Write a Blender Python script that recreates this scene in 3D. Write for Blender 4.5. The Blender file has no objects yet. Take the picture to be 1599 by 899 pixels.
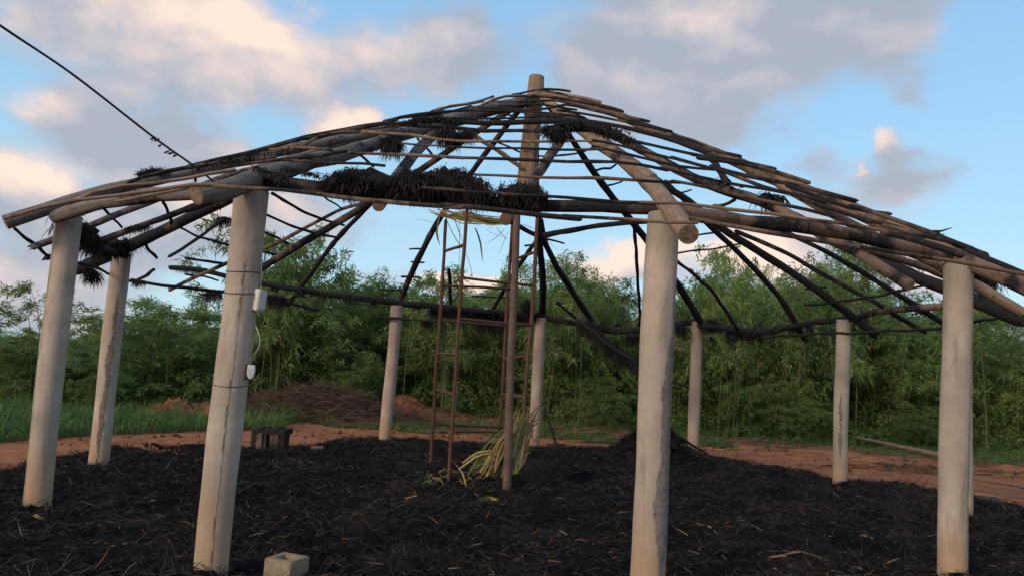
import bpy, math, random
import numpy as np
from mathutils import Vector, Matrix
rad = math.radians
sc = bpy.context.scene
col = sc.collection
rng = np.random.default_rng(7)
random.seed(7)

# ------------------------------------------------------------------ camera
F_PX, PITCH, ROLL, EYE = 1188.0, 0.1044, 0.0631, 1.6
cp, sp_, cr, sr = math.cos(PITCH), math.sin(PITCH), math.cos(ROLL), math.sin(ROLL)
U0 = Vector((0, -sp_, cp)); X0 = Vector((1, 0, 0)); FW = Vector((0, cp, sp_))
RC = X0 * cr + U0 * sr
UC = X0 * -sr + U0 * cr
cam = bpy.data.cameras.new('camera'); camo = bpy.data.objects.new('camera', cam); col.objects.link(camo)
camo.matrix_world = Matrix(((RC.x, UC.x, -FW.x, 0), (RC.y, UC.y, -FW.y, 0), (RC.z, UC.z, -FW.z, EYE), (0, 0, 0, 1)))
cam.sensor_width = 36; cam.lens = 36 * F_PX / 1599; cam.clip_end = 2000; cam.clip_start = .05
sc.camera = camo

# ------------------------------------------------------------------ view, sun, world
sc.view_settings.view_transform = 'Standard'; sc.view_settings.look = 'None'
sc.view_settings.exposure = 0.27; sc.view_settings.gamma = 1
SUN_EL, SUN_AZ = rad(18), rad(222)          # azimuth clockwise from +Y : behind the camera, to the left
sun = bpy.data.lights.new('sun', 'SUN'); sun.energy = 1.7; sun.angle = rad(14); sun.color = (1, .80, .62)
suno = bpy.data.objects.new('sun', sun); col.objects.link(suno)
sd = Vector((math.sin(SUN_AZ) * math.cos(SUN_EL), math.cos(SUN_AZ) * math.cos(SUN_EL), math.sin(SUN_EL)))
suno.rotation_euler = (-sd).to_track_quat('-Z', 'Y').to_euler()


def ray(px, py):
    """direction of the line of sight through a point of the 1599 x 899 picture, with y = 1"""
    a = (px - 799.5) / F_PX; b = -(py - 449.5) / F_PX
    d = RC * a + UC * b + FW
    return d / d.y


def at(px, py, Y):
    return Vector((0, 0, EYE)) + ray(px, py) * Y


def atz(px, py, z):
    d = ray(px, py)
    return Vector((0, 0, EYE)) + d * ((z - EYE) / d.z)


class NT:
    """small node-tree writer"""
    def __init__(s, nt): s.t = nt; nt.nodes.clear()
    def n(s, kind, **kw):
        nd = s.t.nodes.new(kind)
        for k, v in kw.items():
            if k.startswith('i_'): nd.inputs[k[2:].replace('_', ' ')].default_value = v
            else: setattr(nd, k, v)
        return nd
    def l(s, a, b): s.t.links.new(a, b)
    def m(s, op, a, b=None, clamp=False):
        nd = s.t.nodes.new('ShaderNodeMath'); nd.operation = op; nd.use_clamp = clamp
        for i, v in enumerate((a, b)):
            if v is None: continue
            if hasattr(v, 'is_linked') or hasattr(v, 'links'): s.l(v, nd.inputs[i])
            else: nd.inputs[i].default_value = v
        return nd.outputs[0]
    def ramp(s, fac, stops, interp='LINEAR'):
        nd = s.t.nodes.new('ShaderNodeValToRGB'); nd.color_ramp.interpolation = interp
        e = nd.color_ramp.elements
        while len(e) < len(stops): e.new(0.5)
        for k, (p, c) in enumerate(stops): e[k].position = p; e[k].color = (*c, 1) if len(c) == 3 else c
        s.l(fac, nd.inputs[0]); return nd.outputs[0]
    def mix(s, fac, a, b, blend='MIX'):
        nd = s.t.nodes.new('ShaderNodeMix'); nd.data_type = 'RGBA'; nd.blend_type = blend
        for sock, v in ((nd.inputs[0], fac), (nd.inputs[6], a), (nd.inputs[7], b)):
            if hasattr(v, 'is_linked'): s.l(v, sock)
            elif isinstance(v, (int, float)): sock.default_value = v
            else: sock.default_value = (*v, 1) if len(v) == 3 else v
        return nd.outputs[2]
    def noise(s, vec, scale, detail=4, rough=.55, dist=0):
        nd = s.n('ShaderNodeTexNoise', i_Scale=scale, i_Detail=detail, i_Roughness=rough, i_Distortion=dist)
        if vec is not None: s.l(vec, nd.inputs['Vector'])
        return nd.outputs[0]
    def mapping(s, vec, scale=(1, 1, 1), loc=(0, 0, 0)):
        nd = s.n('ShaderNodeMapping'); nd.inputs['Scale'].default_value = scale; nd.inputs['Location'].default_value = loc
        s.l(vec, nd.inputs[0]); return nd.outputs[0]


W = bpy.data.worlds.new('World'); sc.world = W; W.use_nodes = True
w = NT(W.node_tree)
SKY = 0.12
sky = w.n('ShaderNodeTexSky', sky_type='NISHITA', sun_disc=False, sun_elevation=SUN_EL, sun_rotation=SUN_AZ,
          altitude=20, air_density=1.0, dust_density=.6, ozone_density=2.0)
tc = w.n('ShaderNodeTexCoord')
D = tc.outputs['Generated']
sep = w.n('ShaderNodeSeparateXYZ'); w.l(D, sep.inputs[0])
az = w.m('ARCTAN2', sep.outputs[0], sep.outputs[1])
el = w.m('ARCSINE', sep.outputs[2])
# sky colour: the physical sky graded towards the pale evening blue
hz = w.ramp(w.m('DIVIDE', el, 1.2), [(0, (.50, .70, .80)), (.12, (.43, .68, .85)), (.35, (.30, .56, .84)), (1, (.16, .36, .70))])
skyc = w.mix(.72, sky.outputs[0], w.mix(1.0, hz, (1 / SKY,) * 3, 'MULTIPLY'))


def azel(px, py):
    d = ray(px, py); d = d / d.length
    return math.atan2(d.x, d.y), math.asin(d.z)


def blobs(lst, azs, els):
    tot = None
    for px, py, rx, ry, amp in lst:
        a, e = azel(px, py)
        u = w.m('DIVIDE', w.m('SUBTRACT', azs, a), rx / F_PX)
        v = w.m('DIVIDE', w.m('SUBTRACT', els, e), ry / F_PX)
        q = w.m('ADD', w.m('MULTIPLY', u, u), w.m('MULTIPLY', v, v))
        g = w.m('MULTIPLY', w.m('EXPONENT', w.m('MULTIPLY', q, -1.0)), amp)
        tot = g if tot is None else w.m('ADD', tot, g)
    return tot


stretch = w.mapping(D, (1, 1, 1.6))
nwarp = w.noise(stretch, 5.0, 5, .55)
nw2 = w.noise(w.mapping(D, (1, 1, 1.6), (3.1, 1.7, 5.2)), 5.0, 5, .55)
azw = w.m('ADD', az, w.m('MULTIPLY', w.m('SUBTRACT', nwarp, .5), .22))
elw = w.m('ADD', el, w.m('MULTIPLY', w.m('SUBTRACT', nw2, .5), .14))
CL = [  # clouds: centre, half-widths, density
    (300, 65, 195, 88, 1.0), (60, 40, 140, 60, .6), (420, 125, 100, 60, .5), (180, 215, 110, 52, .95), (75, 165, 70, 30, .5), (260, 250, 90, 40, .5),
    (20, 290, 50, 45, .8), (30, 410, 120, 75, .7), (150, 330, 100, 30, .3), (280, 350, 140, 80, .9), (480, 330, 170, 55, .75),
    (515, 205, 52, 32, 1.0), (640, 110, 150, 75, .72), (760, 90, 90, 60, .5), (700, 30, 110, 40, .35),
    (1060, 90, 160, 110, 1.05), (1150, 190, 70, 60, .6), (960, 140, 90, 70, .6), (1240, 80, 120, 80, .75), (1420, 50, 80, 60, .85), (1440, 165, 42, 36, .6), (1120, 20, 200, 60, .5),
    (1400, 283, 92, 36, 1.1), (1255, 255, 40, 28, .42), (1385, 240, 26, 16, .5), (1318, 262, 12, 14, .45),
    (980, 415, 85, 38, 1.2), (715, 440, 75, 24, .85), (800, 460, 60, 25, .8), (1180, 400, 95, 45, 1.0), (1400, 440, 120, 50, .8), (1270, 350, 90, 34, .5),
    (560, 420, 60, 20, .4), (0, 480, 200, 50, .6), (1560, 520, 120, 30, .5),
]
den0 = blobs(CL, azw, elw)
# everywhere outside the picture the same broken cloud goes on
inpic = w.m('MULTIPLY', w.m('LESS_THAN', w.m('ABSOLUTE', az), 3.2), 1.0)
far = w.m('SMOOTH_MIN', 1.0, 1.0)
mr = w.n('ShaderNodeMapRange', interpolation_type='SMOOTHSTEP'); w.l(w.m('ABSOLUTE', az), mr.inputs[0])
mr.inputs[1].default_value = .62; mr.inputs[2].default_value = .95
mr2 = w.n('ShaderNodeMapRange', interpolation_type='SMOOTHSTEP'); w.l(el, mr2.inputs[0])
mr2.inputs[1].default_value = .47; mr2.inputs[2].default_value = .75
outside = w.m('MAXIMUM', mr.outputs[0], mr2.outputs[0])
ncov = w.noise(w.mapping(D, (1, 1, 1.8), (7, 2, 1)), 2.1, 6, .55)
cov = w.m('MULTIPLY', w.m('MULTIPLY', w.m('SUBTRACT', ncov, .43), 6.0, True), outside)
fine = w.noise(stretch, 9.0, 7, .52, .1)
fine2 = w.noise(stretch, 24.0, 6, .58)
dens = w.m('ADD', w.m('ADD', den0, cov), w.m('ADD', w.m('MULTIPLY', w.m('SUBTRACT', fine, .5), .95), w.m('MULTIPLY', w.m('SUBTRACT', fine2, .5), .34)))
alpha = w.n('ShaderNodeMapRange', interpolation_type='SMOOTHSTEP'); w.l(dens, alpha.inputs[0])
alpha.inputs[1].default_value = .26; alpha.inputs[2].default_value = .86
# sunlit billows: peach; shaded bodies: mauve grey
WARM = [(330, 35, 150, 55, .9), (440, 85, 80, 60, .6), (120, 60, 130, 60, .3), (640, 110, 120, 60, .3), (60, 165, 65, 24, .6), (35, 272, 38, 30, .85), (285, 322, 60, 30, .9), (515, 203, 50, 30, 1.5), (470, 345, 80, 36, .45),
        (1105, 30, 50, 34, .5), (1150, 62, 55, 22, .3), (980, 400, 90, 34, 1.4), (715, 440, 70, 22, 1.1), (800, 452, 60, 20, 1.1), (1170, 385, 80, 36, 1.1), (1385, 232, 34, 15, .9), (1318, 262, 14, 14, 1.0), (1400, 430, 100, 34, .7),
        (10, 430, 80, 36, .5), (180, 30, 80, 34, .3)]
warm0 = blobs(WARM, azw, elw)
nlit = w.noise(w.mapping(D, (1, 1, 1.6), (.03, 0, .05)), 9.0, 7, .52, .1)
edge = w.m('MULTIPLY', w.m('SUBTRACT', fine, nlit), 1.5)
wn = w.noise(D, 9.0, 4)
warm = w.m('ADD', w.m('ADD', w.m('MULTIPLY', warm0, w.m('ADD', w.m('MULTIPLY', wn, 1.1), .42)), edge), w.m('MULTIPLY', outside, .15), True)
ccol = w.ramp(warm, [(0, (.36, .385, .445)), (.28, (.485, .46, .49)), (.6, (.69, .57, .535)), (1, (.90, .70, .57))])
cmul = w.mix(1.0, ccol, (1 / SKY,) * 3, 'MULTIPLY')
out = w.mix(w.m('MULTIPLY', alpha.outputs[0], .93), skyc, cmul)
bg = w.n('ShaderNodeBackground'); bg.inputs[1].default_value = SKY; w.l(out, bg.inputs[0])
wo = w.n('ShaderNodeOutputWorld'); w.l(bg.outputs[0], wo.inputs[0])

# ------------------------------------------------------------------ helpers

def tag(o, label=None, cat=None, group=None, kind=None):
    if label: o['label'] = label
    if cat: o['category'] = cat
    if group: o['group'] = group
    if kind: o['kind'] = kind
    return o


def empty(name, loc, label, cat, group=None):
    o = bpy.data.objects.new(name, None); o.empty_display_size = .1; col.objects.link(o); o.location = loc
    bpy.context.view_layer.update()
    return tag(o, label, cat, group)


def link(name, me, mats=(), parent=None, smooth=False):
    for m_ in mats: me.materials.append(m_)
    if smooth: me.polygons.foreach_set('use_smooth', [True] * len(me.polygons))
    o = bpy.data.objects.new(name, me); col.objects.link(o)
    if parent is not None:
        o.parent = parent
        off = parent.location if parent.parent is None else Vector((0, 0, 0))
        o.matrix_parent_inverse = Matrix.Translation(-off)
    return o


def mesh(name, verts, faces, uvs=None, fm=None):
    me = bpy.data.meshes.new(name)
    me.from_pydata([tuple(v) for v in verts], [], faces)
    if fm is not None: me.polygons.foreach_set('material_index', fm)
    if uvs is not None:
        ul = me.uv_layers.new(name='UVMap')
        flat = np.array(uvs, np.float32)
        vi = np.zeros(len(me.loops), np.int32); me.loops.foreach_get('vertex_index', vi)
        ul.data.foreach_set('uv', flat[vi].ravel())
    me.update(); return me


def quads_np(name, V, Fq, mi=None):
    """mesh of quads from arrays"""
    me = bpy.data.meshes.new(name)
    me.vertices.add(len(V)); me.vertices.foreach_set('co', V.astype(np.float32).ravel())
    n = len(Fq); me.loops.add(n * 4); me.polygons.add(n)
    me.loops.foreach_set('vertex_index', Fq.astype(np.int32).ravel())
    me.polygons.foreach_set('loop_start', np.arange(0, n * 4, 4, dtype=np.int32))
    if mi is not None: me.polygons.foreach_set('material_index', mi.astype(np.int32))
    me.update(calc_edges=True); return me


def path(pts, seg, wob, r):
    """densify a polyline (Catmull-Rom) and add natural wobble"""
    P = [Vector(p) for p in pts]
    out = []; ts = []
    n = len(P)
    tot = sum((P[i + 1] - P[i]).length for i in range(n - 1)) or 1e-6
    acc = 0
    for i in range(n - 1):
        p0 = P[i - 1] if i else P[i] * 2 - P[i + 1]; p1, p2 = P[i], P[i + 1]
        p3 = P[i + 2] if i + 2 < n else P[i + 1] * 2 - P[i]
        L = (p2 - p1).length; k = max(1, int(round(L / seg)))
        for j in range(k + (i == n - 2)):
            t = j / k
            q = .5 * ((2 * p1) + (p2 - p0) * t + (2 * p0 - 5 * p1 + 4 * p2 - p3) * t * t + (3 * p1 - p0 - 3 * p2 + p3) * t ** 3)
            out.append(q); ts.append((acc + L * t) / tot)
        acc += L
    ph = [random.uniform(0, 6.28) for _ in range(6)]
    for i, q in enumerate(out):
        s = ts[i] * tot
        e = min(1, ts[i] * 6, (1 - ts[i]) * 6)
        a = wob * e
        q.x += a * (math.sin(s * 3.1 + ph[0]) + .6 * math.sin(s * 8.3 + ph[1]))
        q.y += a * (math.sin(s * 2.7 + ph[2]) + .6 * math.sin(s * 7.1 + ph[3]))
        q.z += a * (math.sin(s * 3.7 + ph[4]) + .6 * math.sin(s * 9.1 + ph[5]))
    return out, ts, tot


def tube(name, pts, r0, r1, mat, parent=None, sides=8, seg=.16, wob=None, bump=.09, endmat=None, cut=True, rough=0):
    if wob is None: wob = min(r0, r1) * (.22 if max(r0, r1) < .04 else .11)
    P, ts, L = path(pts, seg, wob, r0)
    V = []; UV = []; Fc = []; fm = []
    ph = [random.uniform(0, 6.28) for _ in range(5)]
    uoff = random.uniform(0, 40)
    up = Vector((0, 0, 1))
    N = len(P)
    for i, p in enumerate(P):
        d = (P[min(i + 1, N - 1)] - P[max(i - 1, 0)]).normalized()
        a = d.cross(up)
        if a.length < .05: a = d.cross(Vector((1, 0, 0)))
        a.normalize(); b = a.cross(d)
        s = ts[i] * L
        r = (r0 + (r1 - r0) * ts[i]) * (1 + bump * math.sin(s * 5.3 + ph[0]) * .6 + bump * math.sin(s * 13 + ph[1]) * .6)
        if random.random() < .16: r *= 1 + bump * random.uniform(.6, 1.9)
        for k in range(sides):
            th = 2 * math.pi * k / sides
            rr = r * (1 + bump * .7 * math.sin(2 * th + ph[2] + s) + rough * random.uniform(-1, 1))
            V.append(p + (a * math.cos(th) + b * math.sin(th)) * rr); UV.append((k / sides * 6.28 * max(r0, r1) * 1.0 + uoff, s + uoff))
    for i in range(N - 1):
        for k in range(sides):
            q = (k + 1) % sides
            Fc.append((i * sides + k, i * sides + q, (i + 1) * sides + q, (i + 1) * sides + k)); fm.append(0)
    # rounded, slightly slanted cut ends
    for end, i0 in ((0, 0), (1, (N - 1) * sides)):
        d = (P[1] - P[0]).normalized() * -1 if end == 0 else (P[-1] - P[-2]).normalized()
        ring = []
        c = P[0] if end == 0 else P[-1]
        base = len(V)
        for k in range(sides):
            v = V[i0 + k]; V.append(c + (v - c) * (.93 if endmat else .7) + d * (r0 if end == 0 else r1) * (.10 if endmat else random.uniform(-.3, 1.7))); UV.append((uoff + k * .01, uoff))
        for k in range(sides):
            q = (k + 1) % sides
            f = (i0 + k, i0 + q, base + q, base + k)
            Fc.append(f[::-1] if end == 0 else f); fm.append(0)
        f = tuple(base + k for k in range(sides))
        Fc.append(f if end == 0 else f[::-1]); fm.append(1 if endmat else 0)
    me = mesh(name, V, Fc, UV, fm)
    o = link(name, me, [mat] + ([endmat] if endmat else []), parent, True)
    caps = [p.index for p in me.polygons if len(p.vertices) > 4]
    for k in caps: me.polygons[k].use_smooth = False
    return o


def lathe(name, prof, mat, parent=None, loc=(0, 0, 0), sides=20, bend=None):
    V = []; UV = []; Fc = []
    for (r, z) in prof:
        for k in range(sides):
            th = 2 * math.pi * k / sides
            x, y = r * math.cos(th), r * math.sin(th)
            if bend: x += bend(z)[0]; y += bend(z)[1]
            V.append((loc[0] + x, loc[1] + y, loc[2] + z)); UV.append((th * .12, z))
    for i in range(len(prof) - 1):
        for k in range(sides):
            q = (k + 1) % sides
            Fc.append((i * sides + k, i * sides + q, (i + 1) * sides + q, (i + 1) * sides + k))
    Fc.append(tuple(range(sides))[::-1]); Fc.append(tuple((len(prof) - 1) * sides + k for k in range(sides)))
    return link(name, mesh(name, V, Fc, UV), [mat], parent, True)


def box(name, c, s, mat, parent=None, rot=0, bev=.004, tilt=0):
    import bmesh
    bm = bmesh.new(); bmesh.ops.create_cube(bm, size=1)
    bmesh.ops.scale(bm, vec=s, verts=bm.verts)
    bmesh.ops.bevel(bm, geom=bm.edges[:], offset=bev, segments=2, affect='EDGES')
    bmesh.ops.rotate(bm, cent=(0, 0, 0), matrix=Matrix.Rotation(tilt, 3, 'Y') , verts=bm.verts)
    bmesh.ops.rotate(bm, cent=(0, 0, 0), matrix=Matrix.Rotation(rot, 3, 'Z'), verts=bm.verts)
    bmesh.ops.translate(bm, vec=c, verts=bm.verts)
    me = bpy.data.meshes.new(name); bm.to_mesh(me); bm.free()
    return link(name, me, [mat] if not isinstance(mat, list) else mat, parent)


def strands(A, d, L, wid, droop=0.0, curl=.25, g=None):
    """thin bent blades: two quads each; A starts (n,3), d unit dirs (n,3), L lengths, wid widths"""
    g = g or rng
    n = len(A); L = np.asarray(L).reshape(-1, 1) * np.ones((n, 1)); wid = np.asarray(wid).reshape(-1, 1) * np.ones((n, 1))
    s = np.cross(d, g.normal(size=(n, 3))); s /= np.linalg.norm(s, axis=1, keepdims=True) + 1e-9
    c = g.normal(size=(n, 3)) * curl
    P0 = A; P1 = A + (d + c * .25) * L * .5
    d2 = d + c * .7; d2[:, 2] -= droop; d2 /= np.linalg.norm(d2, axis=1, keepdims=True) + 1e-9
    P2 = P1 + d2 * L * .5
    V = np.stack([P0 - s * wid * .5, P0 + s * wid * .5, P1 + s * wid * .5, P1 - s * wid * .5, P2 + s * wid * .12, P2 - s * wid * .12], 1).reshape(-1, 3)
    b = np.arange(n)[:, None] * 6
    Fq = np.concatenate([b + np.array([[0, 1, 2, 3]]), b + np.array([[3, 2, 4, 5]])], 1).reshape(-1, 4)
    return V, Fq


def join_q(parts):
    Vs, Fs, M = [], [], []; o = 0
    for V, Fq, m in parts:
        Vs.append(V); Fs.append(Fq + o); M.append(np.full(len(Fq), m)); o += len(V)
    return np.concatenate(Vs), np.concatenate(Fs), np.concatenate(M)


# ------------------------------------------------------------------ materials

def new_mat(name):
    m = bpy.data.materials.new(name); m.use_nodes = True
    return m, NT(m.node_tree)


def finish(t, colr, rough, bumph=None, bs=.3, bd=.01, spec=.3, trans=None):
    b = t.n('ShaderNodeBsdfPrincipled'); b.inputs['Specular IOR Level'].default_value = spec
    if hasattr(colr, 'is_linked'): t.l(colr, b.inputs['Base Color'])
    else: b.inputs['Base Color'].default_value = (*colr, 1)
    if hasattr(rough, 'is_linked'): t.l(rough, b.inputs['Roughness'])
    else: b.inputs['Roughness'].default_value = rough
    if bumph is not None:
        bp = t.n('ShaderNodeBump'); bp.inputs['Strength'].default_value = bs; bp.inputs['Distance'].default_value = bd
        t.l(bumph, bp.inputs['Height']); t.l(bp.outputs[0], b.inputs['Normal'])
    o = t.n('ShaderNodeOutputMaterial')
    if trans is not None:
        tr = t.n('ShaderNodeBsdfTranslucent'); t.l(colr, tr.inputs[0])
        mx = t.n('ShaderNodeMixShader'); mx.inputs[0].default_value = trans
        t.l(b.outputs[0], mx.inputs[1]); t.l(tr.outputs[0], mx.inputs[2]); t.l(mx.outputs[0], o.inputs[0])
    else: t.l(b.outputs[0], o.inputs[0])
    return b


def wood(name, light, dark, char, charc=(.012, .011, .011)):
    """char 0..1 = share of the surface burnt black"""
    m, t = new_mat(name)
    tc = t.n('ShaderNodeTexCoord'); uv = tc.outputs['UV']; ob = t.n('ShaderNodeNewGeometry').outputs['Position']
    grain = t.noise(t.mapping(uv, (60, 3.0, 1)), 1.0, 5, .65, .4)
    patch = t.noise(uv, 3.0, 4, .6)
    base = t.mix(t.ramp(grain, [(.3, (0, 0, 0)), (.68, (1, 1, 1))]), dark, light)
    base = t.mix(t.ramp(patch, [(.35, (0, 0, 0)), (.7, (1, 1, 1))]), base, t.mix(.5, base, (.16, .14, .13)))
    knots = t.noise(t.mapping(uv, (20, 6, 1)), 1.0, 3, .6)
    base = t.mix(t.ramp(knots, [(.62, (0, 0, 0)), (.7, (.7, .7, .7))]), base, tuple(c * .35 for c in dark))
    cn = t.noise(ob, 2.0, 6, .68)
    f = t.ramp(cn, [(max(0.001, .62 - .4 * char - .06), (1, 1, 1)), (.62 - .4 * char + .07, (0, 0, 0))]) if False else None
    thr = .37 + .36 * char
    f = t.ramp(cn, [(max(0, thr - .05), (1, 1, 1)), (min(1, thr + .05), (0, 0, 0))])
    cc = t.mix(t.noise(uv, 25, 3), charc, tuple(c * 3.2 for c in charc))
    c2 = t.mix(f, base, cc)
    rough = .88
    finish(t, c2, rough, t.m('ADD', grain, t.m('MULTIPLY', t.noise(uv, 40, 4), .8)), .8, .009, .14)
    return m


WOOD_PALE = wood('wood_pale', (.42, .285, .185), (.20, .12, .07), .12)
WOOD_BROWN = wood('wood_brown', (.29, .18, .112), (.12, .068, .040), .33)
WOOD_DARK = wood('wood_dark', (.17, .10, .065), (.07, .042, .030), .52)
WOOD_CHAR = wood('wood_char', (.07, .048, .036), (.03, .022, .018), .95)
WOOD_GREY = wood('wood_grey', (.27, .235, .21), (.13, .105, .09), .22)

m, t = new_mat('cut_wood_end')
uvp = t.n('ShaderNodeNewGeometry').outputs['Position']
finish(t, t.mix(t.noise(uvp, 40, 4), (.20, .115, .065), (.40, .255, .15)), .85, t.noise(uvp, 60, 3), .4, .004)
CUT = m
m, t = new_mat('cut_wood_dark')
uvp = t.n('ShaderNodeNewGeometry').outputs['Position']
finish(t, t.mix(t.ramp(t.noise(uvp, 30, 4), [(.3, (0, 0, 0)), (.6, (1, 1, 1))]), (.10, .068, .048), (.25, .175, .12)), .85, t.noise(uvp, 60, 3), .4, .004)
CUTD = m

# poured concrete

def concrete(name, ca, cb, cs):
    m, t = new_mat(name)
    tc = t.n('ShaderNodeTexCoord'); uv = tc.outputs['UV']; g = t.n('ShaderNodeNewGeometry').outputs['Position']
    sepz = t.n('ShaderNodeSeparateXYZ'); t.l(g, sepz.inputs[0])
    n1 = t.noise(g, 2.2, 5, .6); n2 = t.noise(g, 26, 4, .6); n3 = t.noise(t.mapping(g, (8, 8, 1.3)), 1.0, 6, .68, .3)
    c = t.mix(t.ramp(n1, [(.3, (0, 0, 0)), (.7, (1, 1, 1))]), ca, cb)
    c = t.mix(t.ramp(n2, [(.4, (0, 0, 0)), (.75, (.55, .55, .55))]), c, (.36, .31, .26))
    c = t.mix(t.ramp(n3, [(.56, (0, 0, 0)), (.66, (.5, .5, .5))]), c, (.20, .165, .135))
    low = t.n('ShaderNodeMapRange'); t.l(t.m('ADD', sepz.outputs[2], t.m('MULTIPLY', t.m('SUBTRACT', n1, .5), .7)), low.inputs[0])
    low.inputs[1].default_value = .75; low.inputs[2].default_value = .1; low.inputs[3].default_value = 0; low.inputs[4].default_value = .7
    c = t.mix(low.outputs[0], c, (.42, .245, .125))
    pits = t.n('ShaderNodeTexVoronoi', i_Scale=42.0); t.l(g, pits.inputs['Vector'])
    pit = t.ramp(pits.outputs[0], [(.05, (0, 0, 0)), (.16, (1, 1, 1))])
    pm = t.ramp(t.noise(g, 5, 3), [(.55, (1, 1, 1)), (.62, (0, 0, 0))])
    c = t.mix(t.mix(pm, pit, (1, 1, 1)), (.13, .11, .09), c)
    # seam left by the mould
    soot = t.n('ShaderNodeMapRange'); t.l(t.m('ADD', sepz.outputs[2], t.m('MULTIPLY', t.m('SUBTRACT', n3, .5), .5)), soot.inputs[0])
    soot.inputs[1].default_value = 2.35; soot.inputs[2].default_value = 2.85; soot.inputs[3].default_value = 0; soot.inputs[4].default_value = .55
    c = t.mix(soot.outputs[0], c, cs)
    finish(t, c, .9, t.m('ADD', t.m('MULTIPLY', n2, .6), t.m('ADD', n1, t.m('MULTIPLY', pit, .35))), .5, .014, .2)

    return m


CONC = concrete('concrete_post', (.33, .26, .195), (.54, .44, .34), (.10, .085, .075))
CONC_HEAT = concrete('heat_stained_concrete', (.33, .22, .16), (.50, .375, .29), (.16, .08, .055))

m, t = new_mat('post_seam')
g = t.n('ShaderNodeNewGeometry').outputs['Position']
finish(t, t.mix(t.ramp(t.noise(t.mapping(g, (20, 20, 12)), 1.0, 4), [(.44, (0, 0, 0)), (.52, (1, 1, 1))]), (.17, .125, .095), (.42, .345, .265)), .95)
SEAM = m


def flat(name, c1, c2, scale, rough=.8, bs=.3, bd=.01, spec=.3, metal=0, detail=5):
    m, t = new_mat(name); g = t.n('ShaderNodeNewGeometry').outputs['Position']
    n = t.noise(g, scale, detail, .62)
    b = finish(t, t.mix(t.ramp(n, [(.3, (0, 0, 0)), (.7, (1, 1, 1))]), c1, c2), rough, n, bs, bd, spec)
    b.inputs['Metallic'].default_value = metal
    return m


def island(name, cols, rough=.7, trans=None, spec=.3, big=None):
    """colour varies piece by piece"""
    m, t = new_mat(name); gg = t.n('ShaderNodeNewGeometry')
    stops = [(i / (len(cols) - 1), c) for i, c in enumerate(cols)]
    c = t.ramp(gg.outputs['Random Per Island'], stops)
    if name == 'charred_fibre':
        c = t.mix(t.ramp(t.noise(gg.outputs['Position'], 1.3, 4), [(.48, (0, 0, 0)), (.64, (.7, .7, .7))]), c, (.052, .040, .033))
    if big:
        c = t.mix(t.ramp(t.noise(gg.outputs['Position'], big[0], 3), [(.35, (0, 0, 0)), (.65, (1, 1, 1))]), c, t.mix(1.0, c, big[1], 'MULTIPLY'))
    finish(t, c, rough, spec=spec, trans=trans)
    return m


CHAR_FIB = island('charred_fibre', [(.004, .004, .004), (.012, .011, .011), (.007, .007, .007), (.036, .028, .023), (.009, .008, .008), (.065, .048, .036)], .8, spec=.12)
CHAR_GREY = island('ashy_fibre', [(.05, .05, .055), (.12, .11, .11), (.03, .03, .032), (.17, .155, .145)], .8)
STRAW = island('unburnt_straw', [(.16, .075, .035), (.27, .15, .075), (.10, .05, .03), (.34, .22, .13)], .8)
CHAR_LUMP = flat('charred_mass', (.006, .006, .007), (.024, .022, .022), 22, .85, .9, .05)
THATCH_BROWN = island('scorched_thatch', [(.02, .017, .016), (.05, .042, .036), (.012, .012, .012), (.09, .07, .055)], .8)
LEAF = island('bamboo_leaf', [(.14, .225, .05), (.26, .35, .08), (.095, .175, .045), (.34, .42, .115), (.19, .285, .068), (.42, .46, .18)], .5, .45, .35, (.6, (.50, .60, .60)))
LEAF_DRY = island('dry_bamboo_leaf', [(.16, .12, .06), (.24, .17, .09), (.12, .08, .045)], .7, .2)
CULM = flat('bamboo_cane', (.055, .075, .028), (.13, .13, .055), 6, .5)
GRASS = island('grass_blade', [(.07, .15, .035), (.12, .21, .05), (.15, .23, .065), (.055, .12, .03), (.21, .23, .09)], .6, .3, .3, (.5, (.8, .86, .7)))
TWIG = island('dead_twig', [(.10, .065, .045), (.17, .115, .08), (.07, .045, .035), (.22, .16, .12)], .9)
RUST = flat('rusty_pipe', (.055, .027, .02), (.15, .068, .042), 28, .8, .5, .004)
RUST_BROWN = flat('weathered_pipe', (.085, .055, .042), (.17, .11, .082), 9, .75, .4, .004)
PALM_G = flat('green_palm_leaf', (.09, .13, .035), (.20, .22, .07), 14, .55, .2, .003)
PALM_Y = flat('yellow_palm_leaf', (.28, .25, .08), (.46, .39, .14), 14, .6, .2, .003)
PALM_B = flat('brown_palm_leaf', (.19, .11, .05), (.36, .22, .10), 14, .75, .2, .003)
WHITE_PL = flat('white_plastic', (.50, .48, .44), (.70, .69, .66), 14, .4, .05, .001, .5)
BLACK_PL = flat('black_plastic', (.015, .015, .016), (.03, .03, .03), 6, .5, .05, .001, .5)
WIREM = flat('dark_wire', (.03, .028, .026), (.07, .055, .045), 30, .6)
BLOCKM = flat('cement_block', (.22, .16, .10), (.36, .27, .18), 30, .95, .6, .006)
BRICKM = flat('clay_brick', (.20, .12, .08), (.34, .22, .14), 20, .95, .5, .01)

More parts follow.
